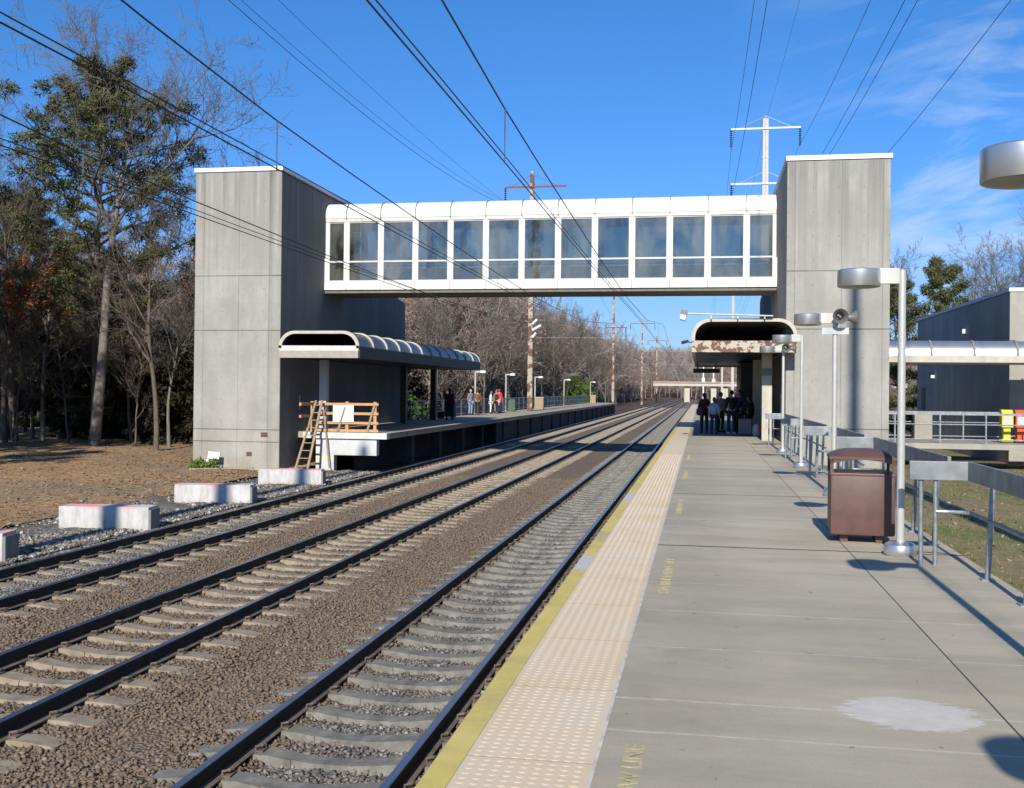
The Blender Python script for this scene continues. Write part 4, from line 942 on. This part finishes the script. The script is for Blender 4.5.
    for s0 in (0,1):
        ids=[n0+s0*8+2,n0+s0*8+3]; sm_=MB(); a=Vector(keep[ids[0]]); b_=Vector(keep[ids[1]])
        sm_.tube([(a.x,a.y+.05,.045),(a.x,a.y-.03,.055),(b_.x,b_.y,.045),(b_.x,b_.y-.05,.03)],[.045,.055,.05,.03],8); q=build(sm_,'shoe',shoes,o,True,rel=False)
    hm=MB(); 
    bm=bmesh.new(); bmesh.ops.create_uvsphere(bm,u_segments=12,v_segments=8,radius=1)
    for v in bm.verts:
        q=v.co.copy(); zz=q.z; back=max(0,q.y)
        v.co=Vector((q.x*.086,q.y*.10+.006,1.66+zz*(.112 if zz>0 else .05+(.13 if female else .05)*(back>.1))))
        if q.y<-.2 and zz<.35: v.co.y=-.05
    me=bpy.data.meshes.new('hair'); bm.to_mesh(me); bm.free(); me.materials.append(M[hair]); me.polygons.foreach_set('use_smooth',[True]*len(me.polygons)); meshobj('hair',me,o)
    return o
person(-14.1,58.3,R(170),'person in a dark maroon jacket walking alone in the shade of the left platform','cl_maroon','cl_black','hair_black','skin_dark',1.78,stride=.12,longcoat=True)
person(-15.55,70.4,R(60),'person in a grey top and light blue jeans, left of the waiting group','cl_grey','cl_jean','hair_grey',h=1.76)
person(-15.15,70.8,R(200),'person in a brown jacket and dark trousers beside the one in light jeans','cl_brown','cl_black','hair_brown',h=1.75)
person(-15.1,75.2,R(100),'person in a white top and white trousers in the left platform group','cl_white','cl_white','hair_black',h=1.68,female=True)
person(-14.8,76.0,R(-60),'person in a dark jacket holding a peach bag in the left platform group','cl_black','cl_black','hair_black',h=1.70,hold=1)
person(-15.0,77.6,R(20),'small person in a purple coat and blue trousers before the one in red','cl_purple','cl_jean','hair_brown',h=1.25)
person(-15.0,77.9,R(160),'person in a bright red hooded coat, rightmost on the left platform','cl_red','cl_jean','cl_red',h=1.8,longcoat=True)
person(-15.9+.5,79.0,R(0),'person in a grey coat standing behind the one in red','cl_grey','cl_khaki','hair_grey',h=1.75)
o=build(MB().lathe((-15.0+.32,76.1-.1,.75),[(.12,0),(.17,.08),(.16,.25),(.08,.34)],10),'hand_bag','cl_peach'); tag(o,'peach coloured bag held in the left platform group','bag')
person(.15,45.3,R(190),'person in a dark maroon coat with a bag, leftmost under the right canopy','cl_maroon','cl_black','hair_black','skin_dark',1.7,female=True,pose=1)
person(.55,44.4,R(170),'person in a light blue jacket and dark trousers under the right canopy','cl_blue','cl_navy','hair_brown',h=1.52,female=True)
person(.85,46.4,R(140),'person in a grey sweater behind the light blue jacket','cl_grey','cl_black','hair_brown',h=1.74)
person(1.25,44.3,R(200),'tall person in black with pale shoes in the right platform group','cl_black','cl_navy','hair_black',h=1.82,shoes='shoe_white')
person(1.62,46.,R(-40),'person in a dark coat with an open collar in the right platform group','cl_navy','cl_black','hair_black',h=1.83,pose=1)
person(1.95,44.2,R(220),'person in a long black coat nearest the canopy column','cl_black','cl_black','hair_black',h=1.62,longcoat=True,female=True)
t=empty('shoulder_bag',(-.02,45.0,.75),'dark purple bag hanging beside the leftmost waiting person','bag'); build(MB().lathe((0,0,0),[(.1,0),(.17,.06),(.16,.26),(.06,.33)],10),'bag_body','cl_purple',t,rel=False); build(MB().tube([(-.05,0,.3),(.05,0,.62),(.12,0,.3)],.012,5),'strap','cl_black',t,rel=False)
t=empty('suitcase',(1.75,43.2,0),'dark grey upright suitcase at the feet of the waiting group','suitcase'); build(MB().box((-.26,-.15,.05),(.26,.15,.68)),'case_body','cl_grey',t,rel=False,bevel=.03); build(MB().tube([(-.12,0,.68),(-.12,0,.95),(.12,0,.95),(.12,0,.68)],.012,6),'handle','dark_steel',t,rel=False)
t=empty('backpack',(2.2,43.0,0),'small grey backpack with a red tag left of the canopy column','bag'); build(MB().lathe((0,0,0),[(.14,0),(.18,.1),(.17,.35),(.08,.48)],12),'pack_body','sign_grey',t,rel=False,smooth=True); build(MB().box((.08,-.2,.2),(.18,-.14,.36)),'tag','cl_red',t,rel=False)

# ------------------------------------------------------------------ trees
def segs_to_mesh(name,S,mat):
    """S list of (p0,p1,r0,r1,n) -> frustum mesh, quads"""
    Vs=[];Fs=[];off=0
    for n in (3,4,6,8):
        A=[s for s in S if s[4]==n]
        if not A: continue
        p0=np.array([s[0] for s in A]);p1=np.array([s[1] for s in A]);r0=np.array([s[2] for s in A]);r1=np.array([s[3] for s in A])
        d=p1-p0; d/=np.linalg.norm(d,axis=1)[:,None]+1e-9
        up=np.where(np.abs(d[:,2:3])<.9,np.array([[0,0,1.]]),np.array([[0,1.,0]])); a=np.cross(d,up); a/=np.linalg.norm(a,axis=1)[:,None]; b_=np.cross(d,a)
        t=2*np.pi*np.arange(n)/n
        ring=a[:,None]*np.cos(t)[None,:,None]+b_[:,None]*np.sin(t)[None,:,None]
        V=np.concatenate([p0[:,None]+ring*r0[:,None,None],p1[:,None]+ring*r1[:,None,None]],1)
        k=np.arange(n); f=np.stack([k,(k+1)%n,(k+1)%n+n,k+n],-1)
        F=(f[None]+(np.arange(len(A))*2*n)[:,None,None]).reshape(-1,4)+off
        Vs.append(V.reshape(-1,3));Fs.append(F);off+=len(V.reshape(-1,3))
    me=fastmesh(name,np.concatenate(Vs),np.concatenate(Fs),mat); me.polygons.foreach_set('use_smooth',[True]*len(me.polygons)); return me
def unit(v): return v/(np.linalg.norm(v)+1e-9)
def grow_bare(seed,h,trunk_r,crown0=.35,spread=1.0,dens=1.0,levels=4,lean=0,minr=.007):
    r=np.random.default_rng(seed); S=[];tips=[]
    def branch(p,d,length,rad,lev):
        nseg=max(2,int([9,6,4,3,2][min(lev,4)])); sl=length/nseg; pts=[p];q=p.copy();dd=d.copy()
        for i in range(nseg):
            dd=unit(dd+r.normal(0,[.05,.13,.18,.22,.25][min(lev,4)],3)+np.array([0,0,[.02,.10,.07,.05,.03][min(lev,4)]])); q=q+dd*sl; pts.append(q.copy())
            f0=1-i/nseg*.8; f1=1-(i+1)/nseg*.8
            S.append((pts[-2],pts[-1],max(rad*f0,minr),max(rad*f1,minr),(8,6,4,3,3)[min(lev,4)]))
        if lev>=levels: tips.append(q); return
        nb=int(([15,8,6,4][min(lev,3)])*dens+r.uniform(0,1.5)); s0=[crown0,.25,.2,.15][min(lev,3)]
        for k in range(nb):
            u=s0+(1-s0)*(k+r.uniform(0,1))/nb; u=min(u,.985); j=int(u*nseg); fr=u*nseg-j; bp_=pts[j]+(pts[j+1]-pts[j])*fr
            ax=unit(pts[j+1]-pts[j]); az=r.uniform(0,2*np.pi); perp=unit(np.cross(ax,np.array([math.cos(az),math.sin(az),.3])))
            ang=R([55,45,42,40][min(lev,3)])*r.uniform(.6,1.25)
            bd=unit(ax*math.cos(ang)+perp*math.sin(ang)*spread+np.array([0,0,.1]))
            ln=length*([.42,.5,.5,.5][min(lev,3)])*r.uniform(.6,1.2)*(1-.35*(u-s0)); branch(bp_,bd,ln,rad*(1-.8*u)*.55+minr*.5,lev+1)
    branch(np.array([0,0,-.3]),unit(np.array([lean,0,1.])),h,trunk_r,0)
    return S,np.array(tips)
def tuft_mesh(name,centers,rad,per,size,mat,seed,flat=.7):
    V,F,rd=leaf_clump(np.random.default_rng(seed),centers,rad,per,size,flat,.15 if mat=='needles' else .28); 
    rd=np.clip(rd*.6+np.repeat(np.random.default_rng(seed+1).uniform(0,.4,len(centers)),per),0,1)
    return fastmesh(name,V,F,mat,rd)
BARE=[]
for i,(h,tr0,c0,sp,de) in enumerate(((17,.24,.4,1,1.),(14,.17,.35,.9,.95),(19,.28,.45,1.1,1.0),(12,.13,.3,.8,.9))):
    S,tips=grow_bare(100+i,h,tr0,c0,sp,de,4,minr=.009); BARE.append((segs_to_mesh('bare_branches',S,'trunk_brown' if i%2 else 'trunk_grey'),tips,h))
LOW=[]
for i,(h,tr0) in enumerate(((15,.16),(13,.14),(16,.18),(11,.10))):
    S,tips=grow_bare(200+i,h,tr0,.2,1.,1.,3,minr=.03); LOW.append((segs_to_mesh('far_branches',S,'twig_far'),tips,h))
PINE=[]
def grow_pine(seed,h,tr0,c0,blen,mat='needles',per=46,crad=.42,size=.26):
    r=np.random.default_rng(seed); S=[];C=[]; q=np.array([0,0,-.3.__float__()]); pts=[q.copy()]; d=np.array([0,0,1.])
    for i in range(10): d=unit(d+r.normal(0,.03,3)+np.array([0,0,.05])); q=q+d*h/10; pts.append(q.copy()); S.append((pts[-2],pts[-1],tr0*(1-i/11),tr0*(1-(i+1)/11),8))
    nb=int(h*3.2)
    for k in range(nb):
        u=c0+(1-c0)*k/nb; j=min(int(u*10),9); bp_=pts[j]+(pts[j+1]-pts[j])*(u*10-j); az=k*2.4+r.uniform(-.5,.5); v=(u-c0)/(1-c0)
        ln=blen*(.55+.75*math.sin(math.pi*min(1,v*.85+.18)))*r.uniform(.55,1.15)*(1-.5*v**3); dd=unit(np.array([math.cos(az),math.sin(az),.05+.5*v])); p_=bp_.copy()
        n=5
        for s_ in range(n):
            o_=p_.copy(); dd=unit(dd+r.normal(0,.12,3)+np.array([0,0,.06])); p_=p_+dd*ln/n; S.append((o_,p_.copy(),max(.05*(1-s_/n)*ln/3,.012),max(.05*(1-(s_+1)/n)*ln/3,.01),4))
            if s_>=1:
                for t_ in range(3 if s_>2 else 2):
                    off=r.normal(0,1,3)*np.array([1,1,.35]); off=unit(off)*r.uniform(.2,.9)*ln*.2; e=p_+off+np.array([0,0,.1]); S.append((p_.copy(),e,.015,.008,3)); C.append(e)
    C=np.array(C)
    return segs_to_mesh('pine_branches',S,'trunk_brown'),tuft_mesh('pine_needles',C,crad,per,size,mat,seed)
for i,(h,tr0,c0,bl) in enumerate(((19,.24,.36,5.2),(15,.18,.15,3.8),(12,.15,.05,3.2))): PINE.append(grow_pine(300+i,h,tr0,c0,bl,'needles',78,.48,.24))
HOL=grow_pine(350,6.5,.1,.0,2.2,'holly',60,.5,.3)
def tree(kind,x,y,z,s,rz,label,group,extra=None,cat='tree'):
    nm={'bare':'bare_tree','pine':'pine_tree','holly':'evergreen_shrub','oak':'oak_tree','low':'bare_tree'}[kind[0]]
    t=empty(nm,(x,y,z),label,cat,group,rz); t.scale=(s,s,s*random.uniform(.94,1.06))
    if kind[0] in('bare','oak'): meshobj('trunk_and_limbs',BARE[kind[1]][0],t)
    if kind[0]=='low': meshobj('trunk_and_limbs',LOW[kind[1]][0],t)
    if kind[0]=='oak': meshobj('leaf_crown',OAK[kind[1]],t)
    if kind[0]=='pine': meshobj('trunk',PINE[kind[1]][0],t); meshobj('needle_crown',PINE[kind[1]][1],t)
    if kind[0]=='holly': meshobj('trunk',HOL[0],t); meshobj('leaf_crown',HOL[1],t)
    return t
def oakl(i,frac,seed):
    r=np.random.default_rng(seed); tp=BARE[i][1]; tp=tp[(tp[:,2]<BARE[i][2]*.8)]; tp=tp[r.uniform(0,1,len(tp))<frac]; return tuft_mesh('oak_leaves',tp,.28,7,.19,'oak_leaves',seed,.9)
OAK={1:oakl(1,.5,5),3:oakl(3,.7,6)}
GZ=-1.4
# hero trees of the left wood
S,_=grow_bare(91,19.2,.30,.56,1.25,1.15,4,lean=.06,minr=.0085); me=segs_to_mesh('big_bare',S,'trunk_grey')
t=empty('bare_tree',(-30.6,49.2,GZ),'big bare pale grey tree with a wide crown in front of the tall pine','tree'); meshobj('trunk_and_limbs',me,t)
tree(('pine',0),-32.0,51.5,GZ,1.06,1.0,'tall pine with an olive green crown behind the big bare tree',None)
tree(('pine',1),-34.5,56,GZ,.72,2.0,'dense lower pine between the tall pine and the left edge of the photo',None)
tree(('pine',1),-24.9,60,GZ,.80,.3,'pine rising just left of the concrete tower',None)
tree(('oak',1),-36.6,50.5,GZ,.9,.5,'oak with orange brown leaves at the left edge of the photo',None)
tree(('oak',3),-25.5,52.5,GZ,1.0,1.5,'small oak with russet leaves next to the left tower',None)
tree(('bare',2),-38.5,54,GZ,.8,2,'bare tree leaning in at the upper left edge',None)
tree(('pine',0),-40.5,56,GZ,.78,3,'dark pine cut off by the upper left edge of the photo',None)
tree(('bare',1),-26.2,47.5,GZ,.85,4,'slender bare tree with a pale stem right of the big bare tree',None)
GW='leafless trees crowding the dark wood left of the tower'
k=0
for row,(y0,n,x0,x1) in enumerate(((51,12,-41,-21.5),(56,13,-46,-21),(62,14,-54,-21),(70,15,-62,-21),(80,16,-72,-21),(92,16,-84,-21))):
    for i in range(n):
        x=x0+(x1-x0)*(i+random.uniform(.1,.9))/n; y=y0+random.uniform(-2,2)
        tree(('bare',random.choice((0,1,3,3,1))),x,y,GZ,random.uniform(.40,.60)+(.05 if row>2 else 0),random.uniform(0,6.28),'leafless tree among many in the dark wood left of the tower',GW)
for i in range(28):
    y=random.uniform(52.5,76); x=random.uniform(-.80*y,-21.5) if y<60 else random.uniform(-.78*y,-21.5)
    tree(('holly',0),x,y,GZ,random.uniform(.6,1.35),random.uniform(0,6.28),'dark evergreen understorey shrub in the shade of the left wood','dark evergreens inside the left wood',cat='shrub')
for (x,y,s) in ((-23.2,55,.62),(-28,60,.62),(-38,62,.7),(-45,60,.8),(-31,66,.75),(-22.5,66,.7),(-48,70,.9),(-27,74,.8)):
    tree(('pine',random.choice((1,2))),x,y,GZ,s,random.uniform(0,6),'pine standing among the dark trees deep in the left wood','pines inside the left wood')
# trees outside the picture on the left: unseen, added to shade the edge of the wood
for (x,y) in ((-29,27),(-33,33),(-36,38),(-40,42),(-44,36),(-36,30),(-42,48),(-46,44)):
    tree(('pine',random.choice((0,1))),x if x<-.75*y-2 else -.75*y-4,y,GZ,.8,random.uniform(0,6),'unseen pine added out of view on the left to shade the wood','unseen pines added for shade')
# right hand trees
tree(('pine',2),15.2,72,-1.2,.92,.7,'full green pine between the right tower and the dark building',None)
tree(('pine',2),13.2,75,-1.2,.95,2.2,'narrow pine directly behind the right tower edge',None)
for (x,y,s,a,l) in ((20.5,86,.72,0,'bare tree over the roof of the dark building, left of three'),(24,88,.80,2,'bare tree over the roof of the dark building, middle of three'),(27.5,90,.86,4,'bare tree over the roof of the dark building, at the right edge')):
    tree(('bare',0),x,y,-1.2,s,a,l,None)
for i in range(10): tree(('bare',random.choice((1,3))),random.uniform(16,60),random.uniform(95,130),-1.4,random.uniform(.8,1.),i,'distant bare tree behind the dark building','bare trees behind the dark building')
# individual trees along the hillside edge
for i in range(26):
    y=62+i*7.2+random.uniform(-2,2); tree(('bare',i%4),random.uniform(-21,-18.4),y,float(hillz(np.array(-19.),np.array(y)))+.1,random.uniform(.55,.82)*(.62 if y<92 else .85 if y<120 else 1),random.uniform(0,6.28),'bare tree at the front of the brown wooded slope behind the left platform','bare trees behind the left platform')
for (x,y,s,l) in ((-19.5,70,.5,'small green shrub tree seen under the left canopy'),(-18.5,158,.95,'bright green bush at the far end of the left platform'),(-22,170,.9,'olive green pine on the slope above the platform end')):
    V,F,rd=leaf_clump(np.random.default_rng(int(y)),np.random.default_rng(int(y)).normal(0,1,(60,3))*np.array([1.6,1.6,1.3])*s+np.array([0,0,2.4*s]),.7*s,60,.35)
    t=empty('green_bush',(x,y,-1.5),l,'bush'); meshobj('foliage',fastmesh('foliage',V,F,'bush_green',rd),t); build(MB().tube([(0,0,0),(.1,0,2)],[.12,.05],6),'stem','trunk_brown',t,rel=False)
# hillside wood as stuff via geometry nodes instancing
def forest(name,pts,protos,smin,smax,seed,label):
    me=bpy.data.meshes.new(name); me.from_pydata([tuple(p_) for p_ in pts],[],[]); o=meshobj(name,me)
    ng=bpy.data.node_groups.new(name,'GeometryNodeTree'); ng.interface.new_socket('Geometry',in_out='INPUT',socket_type='NodeSocketGeometry'); ng.interface.new_socket('Geometry',in_out='OUTPUT',socket_type='NodeSocketGeometry')
    gi=ng.nodes.new('NodeGroupInput'); go=ng.nodes.new('NodeGroupOutput'); iop=ng.nodes.new('GeometryNodeInstanceOnPoints')
    gt=ng.nodes.new('GeometryNodeGeometryToInstance')
    for pr_ in protos:
        oi=ng.nodes.new('GeometryNodeObjectInfo'); oi.inputs['Object'].default_value=pr_; oi.inputs['As Instance'].default_value=True; ng.links.new(oi.outputs['Geometry'],gt.inputs[0])
    ng.links.new(gi.outputs[0],iop.inputs['Points']); ng.links.new(gt.outputs[0],iop.inputs['Instance']); iop.inputs['Pick Instance'].default_value=True
    ri=ng.nodes.new('FunctionNodeRandomValue'); ri.data_type='INT'; ri.inputs[4].default_value=0; ri.inputs[5].default_value=len(protos)-1; ri.inputs['Seed'].default_value=seed; ng.links.new(ri.outputs[2],iop.inputs['Instance Index'])
    rv=ng.nodes.new('FunctionNodeRandomValue'); rv.data_type='FLOAT_VECTOR'; rv.inputs[0].default_value=(0,0,0); rv.inputs[1].default_value=(0,0,6.28); rv.inputs['Seed'].default_value=seed+1; ng.links.new(rv.outputs[0],iop.inputs['Rotation'])
    rs=ng.nodes.new('FunctionNodeRandomValue'); rs.data_type='FLOAT'; rs.inputs[2].default_value=smin; rs.inputs[3].default_value=smax; rs.inputs['Seed'].default_value=seed+2; ng.links.new(rs.outputs[1],iop.inputs['Scale'])
    ng.links.new(iop.outputs[0],go.inputs[0]); md=o.modifiers.new('trees','NODES'); md.node_group=ng
    tag(o,label,'woodland',kind='stuff'); return o
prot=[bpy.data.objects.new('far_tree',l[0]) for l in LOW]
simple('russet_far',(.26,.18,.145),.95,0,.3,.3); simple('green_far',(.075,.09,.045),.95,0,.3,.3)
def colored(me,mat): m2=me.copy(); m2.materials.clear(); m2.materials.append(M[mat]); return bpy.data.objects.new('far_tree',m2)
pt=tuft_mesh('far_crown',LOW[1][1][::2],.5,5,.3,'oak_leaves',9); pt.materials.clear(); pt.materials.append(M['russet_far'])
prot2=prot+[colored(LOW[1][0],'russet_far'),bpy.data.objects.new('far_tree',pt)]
r=np.random.default_rng(21); N=1500
Y=88+312*r.uniform(0,1,N)**1.1; X=-22-r.exponential(22,N); Z=hillz(X,Y)
forest('hillside_wood',np.stack([X,Y,Z],-1),prot2,.62,1.02,5,'brown leafless woodland covering the slope behind the left platform')
N=1500; Y=r.uniform(440,900,N); X=-160+420*r.uniform(0,1,N)*(Y/900)+0; Z=hillz(X,Y)
forest('far_hill_wood',np.stack([X,Y,Z],-1),prot2,.8,1.25,8,'brown wooded ridge closing the view beyond the far bridge')
N=260; Y=r.uniform(180,330,N); X=np.where(r.uniform(0,1,N)<.5,-20-r.exponential(10,N),14+r.exponential(14,N)); Z=np.full(N,-1.5)
forest('trackside_scrub',np.stack([X,Y,Z],-1),prot2,.25,.45,12,'low brown scrub and saplings beside the far tracks')

# ------------------------------------------------------------------ sky, sun, camera
ELEV=30.5
w=bpy.data.worlds.new('World'); sc.world=w; w.use_nodes=True; nt=w.node_tree; bg=nt.nodes['Background']
sky=nt.nodes.new('ShaderNodeTexSky'); sky.sky_type='NISHITA'; sky.sun_disc=False; sky.sun_elevation=R(ELEV); sky.sun_rotation=R(180)
sky.air_density=1.0; sky.dust_density=.15; sky.ozone_density=3.2; sky.altitude=60
hs=nt.nodes.new('ShaderNodeHueSaturation'); hs.inputs['Saturation'].default_value=1.0
tc0=nt.nodes.new('ShaderNodeTexCoord'); s0=nt.nodes.new('ShaderNodeSeparateXYZ'); L(nt,tc0.outputs['Generated'],s0.inputs[0])
tint=ramp(nt,s0.outputs[2],[(0.,(.36,.45,.70)),(.06,(.36,.50,.80)),(.2,(.31,.60,.97)),(.36,(.27,.64,1.0)),(.7,(.30,.64,.95))]).outputs[0]
L(nt,mixc(nt,1.,sky.outputs[0],tint,'MULTIPLY'),hs.inputs['Color'])
tc=nt.nodes.new('ShaderNodeTexCoord'); sx=nt.nodes.new('ShaderNodeSeparateXYZ'); L(nt,tc.outputs['Generated'],sx.inputs[0])
zz=math_(nt,'ADD',math_(nt,'MAXIMUM',sx.outputs[2],0.),.06)
cu=math_(nt,'DIVIDE',sx.outputs[0],zz); cv=math_(nt,'DIVIDE',sx.outputs[1],zz)
cb=nt.nodes.new('ShaderNodeCombineXYZ'); L(nt,math_(nt,'MULTIPLY',sx.outputs[0],3.2),cb.inputs[0]); L(nt,math_(nt,'ADD',math_(nt,'MULTIPLY',sx.outputs[2],13.),math_(nt,'MULTIPLY',sx.outputs[0],-2.2)),cb.inputs[1]); L(nt,math_(nt,'MULTIPLY',sx.outputs[1],.8),cb.inputs[2])
n1=noise(nt,cb.outputs[0],1.1,9,.62,.7)
mask=ramp(nt,sx.outputs[0],[(.02,0.),(.22,1.)]).outputs[0]     # cirrus only in the eastern part of the sky
hi=ramp(nt,n1,[(.47,0.),(.72,1.)]).outputs[0]
n2=noise(nt,cb.outputs[0],5.,5,.6,.3); small=math_(nt,'MULTIPLY',ramp(nt,n2,[(.72,0.),(.82,.4)]).outputs[0],1.)
em=ramp(nt,sx.outputs[2],[(.05,.5),(.12,1.),(.24,.9),(.38,.35)]).outputs[0]
cl=math_(nt,'MULTIPLY',math_(nt,'MULTIPLY',math_(nt,'MULTIPLY',hi,em),mask),.8); cl=math_(nt,'MAXIMUM',cl,small)
cmix=mixc(nt,cl,hs.outputs[0],(5.2,5.9,6.9)); L(nt,cmix,bg.inputs['Color']); bg.inputs['Strength'].default_value=.1
sd=bpy.data.lights.new('Sun','SUN'); sd.energy=4.2; sd.angle=R(.55); sd.color=(1,.93,.82); so=bpy.data.objects.new('Sun',sd); link(so); so.rotation_euler=(R(90-ELEV),0,0)
cam=bpy.data.cameras.new('Camera'); co=bpy.data.objects.new('Camera',cam); link(co); sc.camera=co
cam.sensor_width=36; cam.lens=36*1050/1024; cam.clip_end=6000; cam.clip_start=.05
psi=math.atan(189/1050.); Rm=Matrix.Rotation(psi,4,'Z')@Matrix.Rotation(math.pi/2+.0058,4,'X')@Matrix.Rotation(.010,4,'Z')
co.matrix_world=Matrix.Translation((0,0,1.74))@Rm; cam.shift_y=-10/1024
sc.view_settings.view_transform='Standard'; sc.view_settings.look='None'; sc.view_settings.exposure=.55; sc.view_settings.gamma=1
sc.render.engine='CYCLES'; sc.cycles.max_bounces=6; sc.cycles.transparent_max_bounces=12; sc.cycles.use_denoising=True
